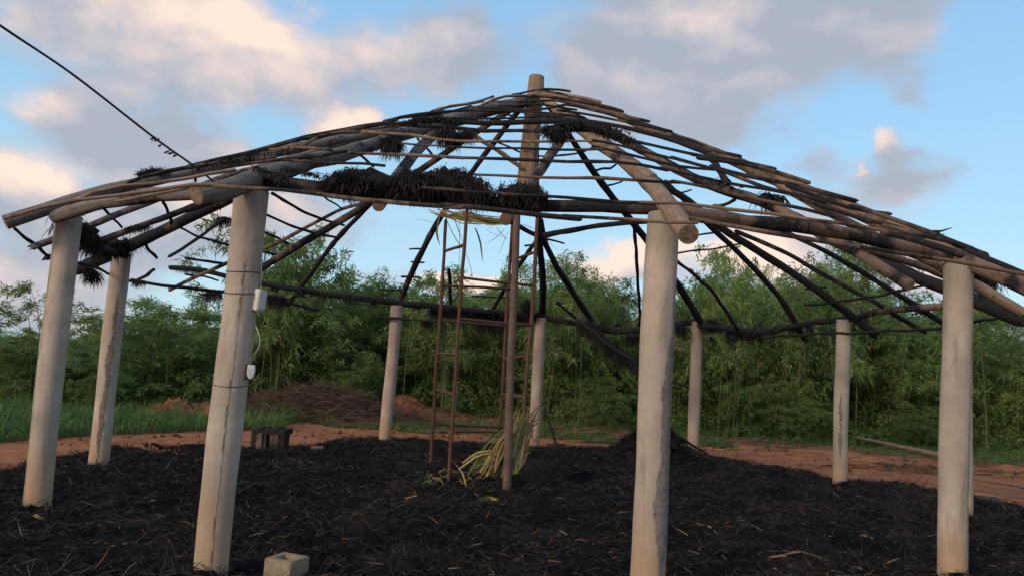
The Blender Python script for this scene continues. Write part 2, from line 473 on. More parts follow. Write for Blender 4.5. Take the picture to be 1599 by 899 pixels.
# ground sheet: red soil with greenish and dark patches
m, t = new_mat('red_soil')
g = t.n('ShaderNodeNewGeometry').outputs['Position']
n1 = t.noise(g, .35, 6, .6); n2 = t.noise(g, 2.4, 6, .65); n3 = t.noise(g, 22, 5, .65)
tr = t.noise(t.mapping(g, (.35, 2.6, 1)), 1.0, 5, .6)
c = t.mix(t.ramp(n2, [(.3, (0, 0, 0)), (.7, (1, 1, 1))]), (.23, .082, .034), (.58, .225, .098))
c = t.mix(t.ramp(tr, [(.45, (0, 0, 0)), (.7, (.7, .7, .7))]), c, (.44, .205, .11))
c = t.mix(t.ramp(n3, [(.35, (0, 0, 0)), (.75, (.6, .6, .6))]), c, t.mix(1.0, c, (.5, .45, .42), 'MULTIPLY'))
c = t.mix(t.ramp(n1, [(.52, (0, 0, 0)), (.66, (.30, .30, .30))]), c, (.12, .085, .05))
finish(t, c, .95, t.m('ADD', t.m('MULTIPLY', n2, 1.0), t.m('MULTIPLY', n3, .35)), .8, .06, .1)
SOIL = m
m, t = new_mat('grassy_soil')
g = t.n('ShaderNodeNewGeometry').outputs['Position']
c = t.mix(t.ramp(t.noise(g, 1.3, 6, .65), [(.4, (0, 0, 0)), (.6, (1, 1, 1))]), (.035, .052, .018), (.10, .055, .032))
finish(t, c, .95, t.noise(g, 12, 5), .8, .06, .1)
GSOIL = m
m, t = new_mat('ash')
g = t.n('ShaderNodeNewGeometry').outputs['Position']
n1 = t.noise(g, 9, 7, .7); n2 = t.noise(t.mapping(g, (1, 1, 1)), 60, 5, .7)
c = t.mix(t.ramp(n1, [(.4, (0, 0, 0)), (.75, (1, 1, 1))]), (.004, .004, .004), (.018, .016, .015))
c = t.mix(t.ramp(n2, [(.6, (0, 0, 0)), (.8, (.8, .8, .8))]), c, (.055, .05, .05))
c = t.mix(t.ramp(t.noise(g, 1.1, 5), [(.52, (0, 0, 0)), (.66, (.8, .8, .8))]), c, (.062, .042, .032))
finish(t, c, .8, t.m('ADD', n1, n2), 1.0, .04, .1)
ASH = m
m, t = new_mat('ash_dusted_soil')
g = t.n('ShaderNodeNewGeometry').outputs['Position']
c = t.mix(t.noise(g, 4, 6, .65), (.075, .055, .048), (.17, .12, .095))
finish(t, c, .95, t.noise(g, 30, 5), .8, .03, .1)
ASHSOIL = m

# ------------------------------------------------------------------ ground

def vnoise(x, y, s=1.0, seed=0):
    """cheap smooth noise from sines"""
    x = np.asarray(x) * s + seed * 3.7; y = np.asarray(y) * s + seed * 1.9
    return (np.sin(x * 1.3 + 1.7 * np.sin(y * .9 + seed)) + np.sin(y * 1.7 + 1.3 * np.sin(x * 1.1 + 2 * seed)) + .5 * np.sin(x * 3.1 + y * 2.3 + seed) + .5 * np.sin(-x * 2.7 + y * 3.9)) / 3


def ground_z(x, y):
    x = np.asarray(x, float); y = np.asarray(y, float)
    z = .03 * vnoise(x, y, .7, 1) + .015 * vnoise(x, y, 2.3, 2)
    k = np.clip((y - 17.5) / 4.0, 0, 1); k = k * k * (3 - 2 * k)
    z = z + k * (.10 + .12 * vnoise(x, y, .8, 3))
    # dug-up bank of earth to the right of the track
    cc = 19.0 - (x - 5) * .42
    rr = np.exp(-((y - cc) / .9) ** 2) * np.clip((x - 4) / 2, 0, 1) * .16
    z = z + rr * (1 + .6 * vnoise(x, y, 2, 5))
    d = np.hypot(x, y - 10)
    return z * np.clip((60 - d) / 20, 0, 1) - .02 * 0


def grid(name, xs, ys, zf, mats, mf=None, parent=None):
    X, Y = np.meshgrid(xs, ys); Z = zf(X, Y)
    V = np.stack([X, Y, Z], -1).reshape(-1, 3); nx, ny = len(xs), len(ys)
    i = (np.arange(ny - 1)[:, None] * nx + np.arange(nx - 1)[None]).ravel()
    Fq = np.stack([i, i + 1, i + nx + 1, i + nx], 1)
    mi = None
    if mf is not None:
        cx = V[Fq].mean(1); mi = mf(cx[:, 0], cx[:, 1])
    me = quads_np(name, V, Fq, mi)
    return link(name, me, mats, parent, True)


def axis(lo, hi, step, far):
    a = list(np.arange(lo, hi + step / 2, step)); s = step
    l, r = a[0], a[-1]
    while l > -far: s *= 1.35; l -= s; a.insert(0, l)
    s = step
    while r < far: s *= 1.35; r += s; a.append(r)
    return np.array(a)


def px_of(x, y, z):
    d = y * cp + (z - EYE) * sp_; u = -y * sp_ + (z - EYE) * cp
    return 799.5 + F_PX * (x * cr + u * sr) / d, 449.5 - F_PX * (-x * sr + u * cr) / d


xs = axis(-22, 26, .2, 900); ys = axis(-6, 30, .2, 900)
tag(grid('ground', xs, ys, ground_z, [SOIL]), 'red bare soil of the clearing and the dirt track', kind='structure')
# grassy verge: a sheet under the turf, left field and right field
def verge(name, poly_fn, x0, x1, y0, y1, label):
    a = np.arange(x0, x1, .16); b = np.arange(y0, y1, .16)
    X, Y = np.meshgrid(a, b); nx, ny = len(a), len(b)
    keep = poly_fn(X, Y)
    Z = ground_z(X, Y) + .012
    V = np.stack([X, Y, Z], -1).reshape(-1, 3)
    kk = keep[:-1, :-1] & keep[1:, :-1] & keep[:-1, 1:] & keep[1:, 1:]
    i = (np.arange(ny - 1)[:, None] * nx + np.arange(nx - 1)[None])[kk]
    Fq = np.stack([i, i + 1, i + nx + 1, i + nx], 1)
    used = np.unique(Fq); rm = np.zeros(len(V), int); rm[used] = np.arange(len(used))
    tag(link(name, quads_np(name, V[used], rm[Fq]), [GSOIL], None, True), label, kind='structure')


def gdens(x, y):
    """how much grass grows at a place (0..1)"""
    n = vnoise(x, y, .9, 7); n2 = vnoise(x, y, 2.6, 8)
    left = (x < -4.3 - .12 * (y - 15) + .5 * n) * (y > 12.0 + .25 * n + np.clip((x / np.maximum(y, 1) + .622) / .227, -.3, 1.3) * 2.9)
    mid = (x > -5.5) * (x < 5.5) * (y > 17.6 + .25 * n) * (y < 21) * (n + .7 * n2 > -.25) * .75
    cc = 19.6 - (x - 5) * .42
    right = (x > 4.5) * (y > cc + .1 + .3 * n) * (y < 26)
    return np.clip(left * 1.0 + mid + right * .95, 0, 1)


verge('grass_verge', lambda X, Y: gdens(X, Y) > .5, -24, 26, 10, 27, 'thin green turf between the dirt track and the bamboo')

# ------------------------------------------------------------------ ash bed
FAR = [(-420, 860), (-250, 800), (-80, 762), (0, 742), (60, 722), (120, 712), (190, 697), (245, 703), (320, 716), (400, 702), (480, 700), (540, 690), (600, 686), (700, 697), (850, 701), (940, 704), (1000, 703),
       (1090, 716), (1180, 730), (1240, 738), (1300, 752), (1420, 764), (1500, 772), (1570, 790), (1650, 806), (1800, 840), (2000, 905)]
edge_xy = [(-7.4, 5.2)] + [tuple(atz(a, b, 0).xy) for a, b in FAR] + [(8.6, 5.0), (6.5, 2.9), (2.5, 2.3), (-2.5, 2.2), (-6, 3.2)]
EX = np.array(edge_xy)
C0 = np.array([.1, 9.6])
ang = np.arctan2(EX[:, 1] - C0[1], EX[:, 0] - C0[0]); rr = np.hypot(EX[:, 0] - C0[0], EX[:, 1] - C0[1])
o_ = np.argsort(ang); ang = ang[o_]; rr = rr[o_]


def ash_edge(th): return np.interp(th, ang, rr, period=2 * np.pi)


PILE = atz(1018, 730, 0)


def ash_k(x, y):
    th = np.arctan2(y - C0[1], x - C0[0]); r = np.hypot(x - C0[0], y - C0[1])
    R = ash_edge(th) * (1 + .018 * vnoise(x, y, 3.1, 4) + .012 * np.sin(th * 37 + 3 * np.sin(th * 11)))
    return (R - r)


def ash_z(x, y):
    k = ash_k(x, y)
    h = .02 + .085 * np.clip(k / .9, 0, 1) ** .6
    n = .05 * vnoise(x, y, 2.1, 11) + .045 * vnoise(x, y, 5.3, 12) + .03 * vnoise(x, y, 11, 13)
    d = np.hypot((x - PILE.x) / 1.0, (y - PILE.y) / .8)
    p = .52 * np.exp(-(d / .52) ** 2) * (1 + .12 * vnoise(x, y, 7, 3))
    d2 = np.hypot((x - PILE.x - .1) / 1.7, (y - PILE.y + .2) / 1.0)
    e1, e2 = atz(590, 700, 0), atz(195, 712, 0)
    p = p + .16 * np.exp(-(d2 / .7) ** 2)
    p = p + .12 * np.exp(-(np.hypot((x - e2.x) / 1.0, y - e2.y) / .55) ** 2)
    z = ground_z(x, y) + np.where(k > 0, h + n * np.clip(k / .4, .25, 1), -.03) + p
    return z


a = np.arange(-9, 9.6, .055); b = np.arange(2.0, 17.4, .055)
X, Y = np.meshgrid(a, b); K = ash_k(X, Y); keep = K > -.05; nx = len(a)
Z = ash_z(X, Y) + rng.normal(size=X.shape) * .012
V = np.stack([X + rng.normal(size=X.shape) * .01, Y + rng.normal(size=X.shape) * .01, Z], -1).reshape(-1, 3)
kk = keep[:-1, :-1] & keep[1:, :-1] & keep[:-1, 1:] & keep[1:, 1:]
i = (np.arange(len(b) - 1)[:, None] * nx + np.arange(nx - 1)[None])[kk]
Fq = np.stack([i, i + 1, i + nx + 1, i + nx], 1)
used = np.unique(Fq); rm = np.zeros(len(V), int); rm[used] = np.arange(len(used))
tag(link('ash_bed', quads_np('ash_bed', V[used], rm[Fq]), [ASH], None, True), 'black ash and burnt thatch spread over the floor of the shelter', kind='structure')


def sample_ash(n, near=1.0):
    # more strands nearer the camera, where each one is seen larger
    out = []
    while sum(map(len, out)) < n:
        x = rng.uniform(-9, 9, n * 2); y = 2.6 + (rng.uniform(0, 1, n * 2) ** near) * 14.4
        k = ash_k(x, y); m_ = k > .02 - .12 * rng.uniform(0, 1, n * 2)
        px, py = px_of(x, y, 0.05)
        m_ &= (px > -260) & (px < 1860)
        out.append(np.stack([x[m_], y[m_]], 1))
    return np.concatenate(out)[:n]


parts = []
for n_, mi, l0, l1, w0, w1, up in ((150000, 0, .03, .17, .003, .008, .34), (9000, 1, .04, .17, .0025, .005, .30), (6500, 2, .03, .15, .003, .008, .22), (5000, 0, .12, .34, .005, .010, .5)):
    q = sample_ash(n_, 1.25)
    A = np.stack([q[:, 0], q[:, 1], ash_z(q[:, 0], q[:, 1]) + rng.uniform(-.005, .02, n_)], 1)
    th = rng.normal(0, .9, n_) + np.where(rng.random(n_) < .5, 0, np.pi) + 1.2 * vnoise(q[:, 0], q[:, 1], 1.7, 21)
    d = np.stack([np.cos(th), np.sin(th), rng.normal(.08, up, n_)], 1); d /= np.linalg.norm(d, axis=1, keepdims=True)
    V, Fq = strands(A, d, rng.uniform(l0, l1, n_), rng.uniform(w0, w1, n_), .3, .65)
    parts.append((V, Fq, mi))
V, Fq, M = join_q(parts)
tag(link('burnt_thatch_litter', quads_np('burnt_thatch_litter', V, Fq, M), [CHAR_FIB, CHAR_GREY, STRAW]), 'loose charred thatch fibres with scattered straw', 'ash', kind='stuff')

# thin grey ash blown over the soil to the right of the bed, in broken patches
a = np.arange(3.5, 10, .05); b = np.arange(8, 15.5, .05)
X, Y = np.meshgrid(a, b); nx = len(a); K = ash_k(X, Y)
nn = vnoise(X, Y, 2.4, 51) * .5 + vnoise(X, Y, 6.5, 52) * .35 + vnoise(X, Y, 15, 53) * .25
keep = (K < .1) & (K > -1.5) & (nn + .25 > -K / 1.3 * .9 + (X < 5.3) * .4)
V = np.stack([X, Y, ground_z(X, Y) + .007], -1).reshape(-1, 3)
kk = keep[:-1, :-1] & keep[1:, :-1] & keep[:-1, 1:] & keep[1:, 1:]
i = (np.arange(len(b) - 1)[:, None] * nx + np.arange(nx - 1)[None])[kk]
Fq = np.stack([i, i + 1, i + nx + 1, i + nx], 1)
used = np.unique(Fq); rm = np.zeros(len(V), int); rm[used] = np.arange(len(used))
tag(link('ash_film', quads_np('ash_film', V[used], rm[Fq]), [ASHSOIL], None, True), 'grey ash dusting on the soil', kind='structure')

# ------------------------------------------------------------------ the burnt shelter
CEN = Vector((.10, 10.38, 0))
HUB = empty('burnt_shelter', (CEN.x, CEN.y, 0), 'burnt-out round shelter with bare charred roof poles on concrete posts', 'shelter')
COLS = {  # base pixel, top pixel, distance
    'A': ((55, 806), (107, 338), 7.15), 'B': ((151, 742), (190, 397), 9.48), 'D': ((600, 697), (620, 478), 14.6), 'E': ((832, 701), (845, 497), 15.7),
    'F': ((1082, 712), (1088, 503), 15.6), 'G': ((1311, 764), (1317, 500), 12.5), 'J': ((1503, 817), (1503, 470), 9.95)}
posts = {}


def post(key, bx, by, tx, ty, z1, r=.114, label=None):
    k_ = random.uniform(0, 6)
    prof = []
    N = 26
    for i in range(N + 1):
        z = -.15 + (z1 + .15) * i / N
        rr_ = r * (1 + .022 * math.sin(z * 4 + k_) + .012 * math.sin(z * 11 + k_))
        prof.append((rr_, z))
    prof.append((r * .93, z1 + .012))
    bend = lambda z: ((tx - bx) * max(z, 0) / z1 + .006 * math.sin(z * 2.3 + k_), (ty - by) * max(z, 0) / z1)
    o = lathe('post', prof, CONC_HEAT if key in 'DEF' else CONC, HUB, (bx, by, 0), 24, bend)
    if label: o['label'] = label
    posts[key] = (o, Vector((bx, by, 0)), Vector((tx, ty, z1)), bend, k_)
    return o


for k_, (b_, t_, Yc) in COLS.items():
    B = at(*b_, Yc); T = at(*t_, Yc)
    post(k_, B.x, B.y, T.x, T.y, T.z)
for k_, tp, ln in (('C', (393, 297), (328, 899)), ('H', (1036, 336), (1010, 899)), ('I', (1496, 411), (1487, 899))):
    T = atz(*tp, 2.73); B = at(*ln, T.y)
    s = (T.x - B.x) / (T.z - B.z)
    post(k_, T.x - s * T.z, T.y, T.x, T.y, 2.73)
# mould seam lines down some posts and wire rings round the front left one


def seam(key, th, z0, z1_, wdt=.0038):
    o, B, T, bend, kk_ = posts[key]
    V = []; Fc = []; n = 60
    for i in range(n + 1):
        z = z0 + (z1_ - z0) * i / n; r_ = .114 * (1 + .022 * math.sin(z * 4 + kk_) + .012 * math.sin(z * 11 + kk_)) + .003
        ww = wdt * (0.5 + random.random()); bx_, by_ = bend(z)
        for s in (-1, 1):
            a_ = th + s * ww / .114 + .02 * math.sin(z * 9)
            V.append((B.x + bx_ + r_ * math.cos(a_), B.y + by_ + r_ * math.sin(a_), z))
    for i in range(n):
        Fc.append((2 * i, 2 * i + 1, 2 * i + 3, 2 * i + 2))
    link('seam', mesh('seam', V, Fc), [SEAM], o)


seam('C', rad(-72), .0, 2.2); seam('A', rad(-130), .1, 2.6, .003); seam('I', rad(-78 + 25), .0, 2.3, .003)


def stain(key, z0, z1_, lo, hi, mat, jag, seed):
    """a worn patch with its own ragged outline: a skin 2 mm proud of the post"""
    o, B, T, bend, kk_ = posts[key]
    g = np.random.default_rng(seed); n = 150; V = []; Fc = []; K = 7; e1 = e2 = 0
    for i in range(n + 1):
        t_ = i / n; z = z0 + (z1_ - z0) * t_
        r_ = .114 * (1 + .022 * math.sin(z * 4 + kk_) + .012 * math.sin(z * 11 + kk_)) + .0035
        bx_, by_ = bend(z)
        e1 = e1 * .72 + g.normal() * jag * .6; e2 = e2 * .72 + g.normal() * jag * .6
        tap = min(1, t_ * 5, (1 - t_) * 4)
        a0, a1 = lo(t_) + e1 + jag * math.sin(z * 9 + seed), hi(t_) + e2
        m_ = (a0 + a1) / 2; a0 = m_ + (a0 - m_) * tap; a1 = m_ + (a1 - m_) * tap
        for k in range(K):
            a_ = rad(a0 + (a1 - a0) * k / (K - 1))
            V.append((B.x + bx_ + r_ * math.cos(a_), B.y + by_ + r_ * math.sin(a_), z))
    for i in range(n):
        for k in range(K - 1): Fc.append((i * K + k, i * K + k + 1, (i + 1) * K + k + 1, (i + 1) * K + k))
    link('worn_patch', mesh('worn_patch', V, Fc), [mat], o, True)


stain('H', .12, 2.30, lambda t_: -101 + 30 - 12 * math.sin(t_ * 5) + 14 * (t_ > .8), lambda t_: -101 + 74, flat('damp_concrete', (.13, .11, .095), (.26, .22, .185), 22, .95, .5, .01), 4.5, 4)
stain('B', .16, 2.25, lambda t_: -62 - 30 + 26 * t_, lambda t_: -62 + 2 + 18 * t_, flat('rusty_stain', (.14, .085, .055), (.31, .225, .165), 14, .95, .4, .01), 5, 5)
stain('G', .5, 1.55, lambda t_: -114 - 12, lambda t_: -114 + 14 - 10 * t_, bpy.data.materials['damp_concrete'], 5, 6)
for z_ in (1.36, 1.99, 2.14):
    o, B, T, bend, kk_ = posts['C']
    bx_, by_ = bend(z_); ring = []
    for k in range(25):
        a_ = 2 * math.pi * k / 24
        ring.append(Vector((B.x + bx_ + .1185 * math.cos(a_), B.y + by_ + .1185 * math.sin(a_), z_ + .006 * math.sin(a_ * 2 + z_))))
    tube('tie_wire', ring, .0026, .0026, WIREM, o, 5, .05, 0, 0)

ZR, KR = 5.60, .50       # cone on which the rafters lie:  z = ZR - KR * r
LIFT = .12               # battens lie this much higher
AZ = {'A': 218, 'B': 189, 'C': 249, 'D': 118, 'E': 84, 'F': 54, 'G': 22, 'H': 280, 'I': 313, 'J': 355}


def cone(px, py, lift, far=False):
    d = ray(px, py); Z = ZR + lift - EYE
    # (Z - d.z*y)^2 = K^2 * (x^2 + y'^2)
    A_ = d.z ** 2 - KR ** 2 * (d.x ** 2 + 1)
    B_ = -2 * Z * d.z + 2 * KR ** 2 * (d.x * CEN.x + CEN.y)
    C_ = Z * Z - KR ** 2 * (CEN.x ** 2 + CEN.y ** 2)
    disc = B_ * B_ - 4 * A_ * C_
    if disc < 0: y = -B_ / (2 * A_)
    else:
        r = sorted(((-B_ - math.sqrt(disc)) / (2 * A_), (-B_ + math.sqrt(disc)) / (2 * A_)))
        r = [v for v in r if v > 0 and d.z * v < Z + .05] or [-B_ / (2 * A_)]
        y = r[-1] if far else r[0]
    return Vector((0, 0, EYE)) + d * y


def az_plane(px, py, deg):
    d = ray(px, py); n = Vector((-math.sin(rad(deg)), math.cos(rad(deg)), 0))
    return Vector((0, 0, EYE)) + d * (n.dot(CEN) / n.dot(d))


def P3(p, lift=0.0):
    if len(p) == 2: return cone(p[0], p[1], lift)
    s = p[2]
    if s == 'f': return cone(p[0], p[1], lift, True)
    if isinstance(s, str) and s[0] == 'z': return atz(p[0], p[1], float(s[1:]))
    if isinstance(s, str) and s[0] == 'Y': return at(p[0], p[1], float(s[1:]))
    return az_plane(p[0], p[1], s)


def line3(pts, lift=0.0, hard=False):
    """ends are placed on the roof, points between follow the straight line in depth"""
    a_, b_ = P3(pts[0], lift), P3(pts[-1], lift)
    if hard: return [P3(p, lift) for p in pts]
    out = [a_]
    ia, ib = 1 / a_.y, 1 / b_.y
    pa, pb = Vector(pts[0][:2]), Vector(pts[-1][:2]); ab = pb - pa
    for p in pts[1:-1]:
        if len(p) > 2: out.append(P3(p, lift)); continue
        t_ = (Vector(p[:2]) - pa).dot(ab) / ab.dot(ab)
        out.append(at(p[0], p[1], 1 / (ia + (ib - ia) * t_)))
    out.append(b_); return out


def pole(name, pts, w0, w1, mat, lift=0.0, end=None, hard=False, label=None, sides=None, wob=None, parent=HUB):
    Q = line3(pts, lift, hard)
    r0 = w0 * Q[0].y / F_PX / 2; r1 = w1 * Q[-1].y / F_PX / 2
    big = max(r0, r1) > .05
    o = tube(name, Q, r0, r1, mat, parent, sides or (14 if big else 8), .14 if not big else .2, wob, .06 if big else .10, end)
    if label: o['label'] = label
    return o


# ring beams on the post tops
def top(k): return posts[k][2]
rb = dict(name='ring_beam')
pole('ring_beam', [(86, 339, 'Y6.95'), (143, 321), (184, 313), (240, 305), (300, 303), (395, 285, 'Y5.5')], 19, 25, WOOD_GREY, end=CUTD)
pole('ring_beam', [(385, 281, 'Y5.45'), (434, 286), (520, 297), (700, 313), (854, 321), (1030, 327, 'Y5.42')], 25, 17, WOOD_DARK, end=CUT, label='long front beam, charred black except at its pale right end')
pole('ring_beam', [(1052, 331, 'Y5.4'), (1133, 342), (1240, 352), (1330, 368), (1420, 386), (1499, 403, 'Y6.5')], 23, 22, WOOD_BROWN, end=CUTD)
pole('ring_beam', [(1492, 402, 'Y6.6'), (1530, 440), (1560, 468, 'Y8.6')], 16, 13, WOOD_CHAR)
pole('ring_beam', [(1475, 478, 'Y9.9'), (1388, 484), (1330, 497, 'Y12.4')], 11, 10, WOOD_BROWN)
pole('ring_beam', [(1330, 497, 'Y12.5'), (1245, 507), (1189, 517), (1092, 508, 'Y15.5')], 9, 9, WOOD_CHAR)
pole('ring_beam', [(1088, 502, 'Y15.6'), (1040, 508), (1003, 514), (959, 518), (906, 505), (850, 496, 'Y15.75')], 9, 9, WOOD_CHAR)
pole('ring_beam', [(845, 494, 'Y15.8'), (760, 487), (690, 479), (622, 474, 'Y14.6')], 9, 9, WOOD_CHAR)
pole('ring_beam', [(622, 473, 'Y14.6'), (568, 466), (520, 460), (409, 443), (357, 432), (311, 421), (268, 418, 'Y13.2')], 9, 8, WOOD_CHAR, label='burnt-through beam with a ragged free end')
pole('ring_beam', [(100, 352, 'Y7.3'), (150, 385), (196, 398, 'Y9.4')], 14, 12, WOOD_CHAR)
# king post
KP = [at(838, 121, CEN.y), at(828.5, 222, CEN.y), at(819, 325, CEN.y)]
tube('king_post', KP, 25 * CEN.y / F_PX / 2, 32 * CEN.y / F_PX / 2, WOOD_PALE, HUB, 18, .2, .004, .02, CUT)

# rafters
R = 'rafter'
pole(R, [(9, 347, 218), (64, 330), (143, 303), (200, 290), (300, 268), (420, 240), (560, 212), (704, 180), (838, 152, 'Y10.2')], 22, 11, WOOD_GREY, end=CUTD, label='grey rafter running out to the far left eave')
pole(R, [(308, 305, 'Y4.75'), (360, 294), (420, 272), (520, 244), (640, 207), (740, 175), (836, 154, 'Y10.2')], 32, 14, WOOD_GREY, end=CUTD, label='thick rafter over the front left post with its round cut end outward')
pole(R, [(591, 322, 'Y5.9'), (629, 264), (680, 206), (704, 184, 'Y8.6')], 21, 13, WOOD_GREY, end=CUT)
pole(R, [(790, 342, 'Y5.9'), (837, 276), (882, 211), (888, 200, 'Y8.9')], 19, 14, WOOD_BROWN, end=CUT)
pole(R, [(1075, 366, 'Y4.75'), (1040, 318), (1000, 270), (925, 215), (880, 180), (846, 152, 'Y10.2')], 36, 12, WOOD_PALE, end=CUTD, label='thick pale rafter over the front right post jutting toward the viewer')
pole(R, [(1640, 462, 313), (1540, 418), (1440, 374), (1340, 332), (1240, 290), (1180, 268), (1100, 232), (1000, 196), (930, 166), (848, 148, 'Y10.2')], 32, 10, WOOD_BROWN, end=CUT)
pole(R, [(1421, 446, 'Y5.7'), (1340, 395), (1284, 366), (1206, 322), (1150, 302), (1080, 277), (1020, 246), (978, 223), (900, 186), (862, 168, 'Y9.8')], 19, 10, WOOD_BROWN, end=CUT, label='brown rafter with a split outer end')
pole(R, [(1589, 498, 355), (1475, 449), (1416, 427), (1340, 392), (1284, 364), (1206, 323), (1100, 285), (1000, 234), (930, 198), (850, 158, 'Y10.4')], 23, 10, WOOD_CHAR)
pole(R, [(1594, 487, 326), (1530, 449), (1460, 410), (1400, 385), (1353, 363), (1300, 335), (1258, 311), (1215, 286, 'Y7.6')], 18, 13, WOOD_PALE, lift=.03, end=CUT, label='pale smooth rafter crossing the right front post')
pole(R, [(1476, 431, 335), (1400, 403), (1306, 377, 'Y7.4')], 12, 11, WOOD_BROWN)
pole(R, [(50, 386, 209), (87, 373), (153, 348), (253, 309), (400, 262), (600, 208), (820, 158, 'Y10.2')], 10, 8, WOOD_GREY)
pole(R, [(72, 403, 199), (187, 366), (267, 335), (356, 304), (500, 254), (660, 208), (825, 160, 'Y10.3')], 10, 9, WOOD_DARK)
pole(R, [(122, 420, 189), (205, 383), (267, 353), (369, 307), (444, 274), (520, 246), (680, 200), (828, 160, 'Y10.35')], 19, 10, WOOD_DARK)
pole(R, [(265, 452, 'f'), (311, 430), (358, 409), (420, 386), (470, 360), (524, 330), (577, 315, 'f')], 6, 6, WOOD_BROWN)
pole(R, [(402, 422, 'f'), (470, 381), (579, 316), (658, 264), (738, 211), (818, 158, 'Y10.45')], 11, 10, WOOD_DARK)
pole(R, [(449, 476, 'f'), (480, 434), (520, 381), (579, 318, 'f')], 7, 7, WOOD_CHAR)
pole(R, [(622, 474, 'f'), (660, 390), (690, 337), (736, 270), (789, 200), (822, 158, 'Y10.5')], 9, 9, WOOD_DARK)
pole(R, [(770, 482, 'f'), (800, 430), (836, 378), (848, 362, 'f')], 6, 7, WOOD_CHAR)
pole(R, [(846, 496, 'f'), (848, 450), (843, 380), (838, 290), (838, 200), (838, 160, 'Y10.5')], 11, 8, WOOD_CHAR)
pole(R, [(924, 502, 'f'), (897, 458), (869, 418), (850, 372), (845, 345, 'f')], 11, 8, WOOD_CHAR, wob=.012)
pole(R, [(1093, 500, 'f'), (1054, 438), (1011, 377), (950, 300), (887, 210), (853, 160, 'Y10.5')], 12, 9, WOOD_CHAR)
pole(R, [(1000, 534, 'f'), (997, 450), (992, 380), (990, 348, 'f')], 5, 5, WOOD_CHAR)
pole(R, [(1152, 514, 'f'), (1112, 455), (1056, 405), (1020, 355, 'f')], 6, 5, WOOD_CHAR, wob=.01)
pole(R, [(1367, 522, 'f'), (1261, 442), (1128, 357), (1078, 316), (1029, 284), (950, 224), (855, 158, 'Y10.5')], 13, 9, WOOD_CHAR)
pole(R, [(1257, 529, 'f'), (1206, 450), (1109, 353), (1040, 285, 'f')], 9, 7, WOOD_CHAR)
pole(R, [(1443, 518, 'f'), (1380, 480), (1287, 429), (1220, 392), (1151, 362, 'f')], 8, 7, WOOD_DARK)
pole(R, [(1475, 506, 'f'), (1401, 459), (1330, 415), (1261, 379), (1190, 345, 'f')], 9, 8, WOOD_DARK)
pole(R, [(1104, 240), (1120, 262), (1138, 286)], 10, 10, WOOD_CHAR, lift=0)
# braces from the king post
pole('brace', [(742, 213, 'Y10.0'), (775, 235), (812, 260, 'Y10.2')], 8, 8, WOOD_PALE)
pole('brace', [(797, 346, 'Y11.0'), (815, 355), (840, 368, 'Y11.6')], 8, 8, WOOD_CHAR)
pole('brace', [(850, 368, 'Y11.6'), (902, 358), (950, 350), (1012, 346, 'Y11.0')], 8, 8, WOOD_CHAR)

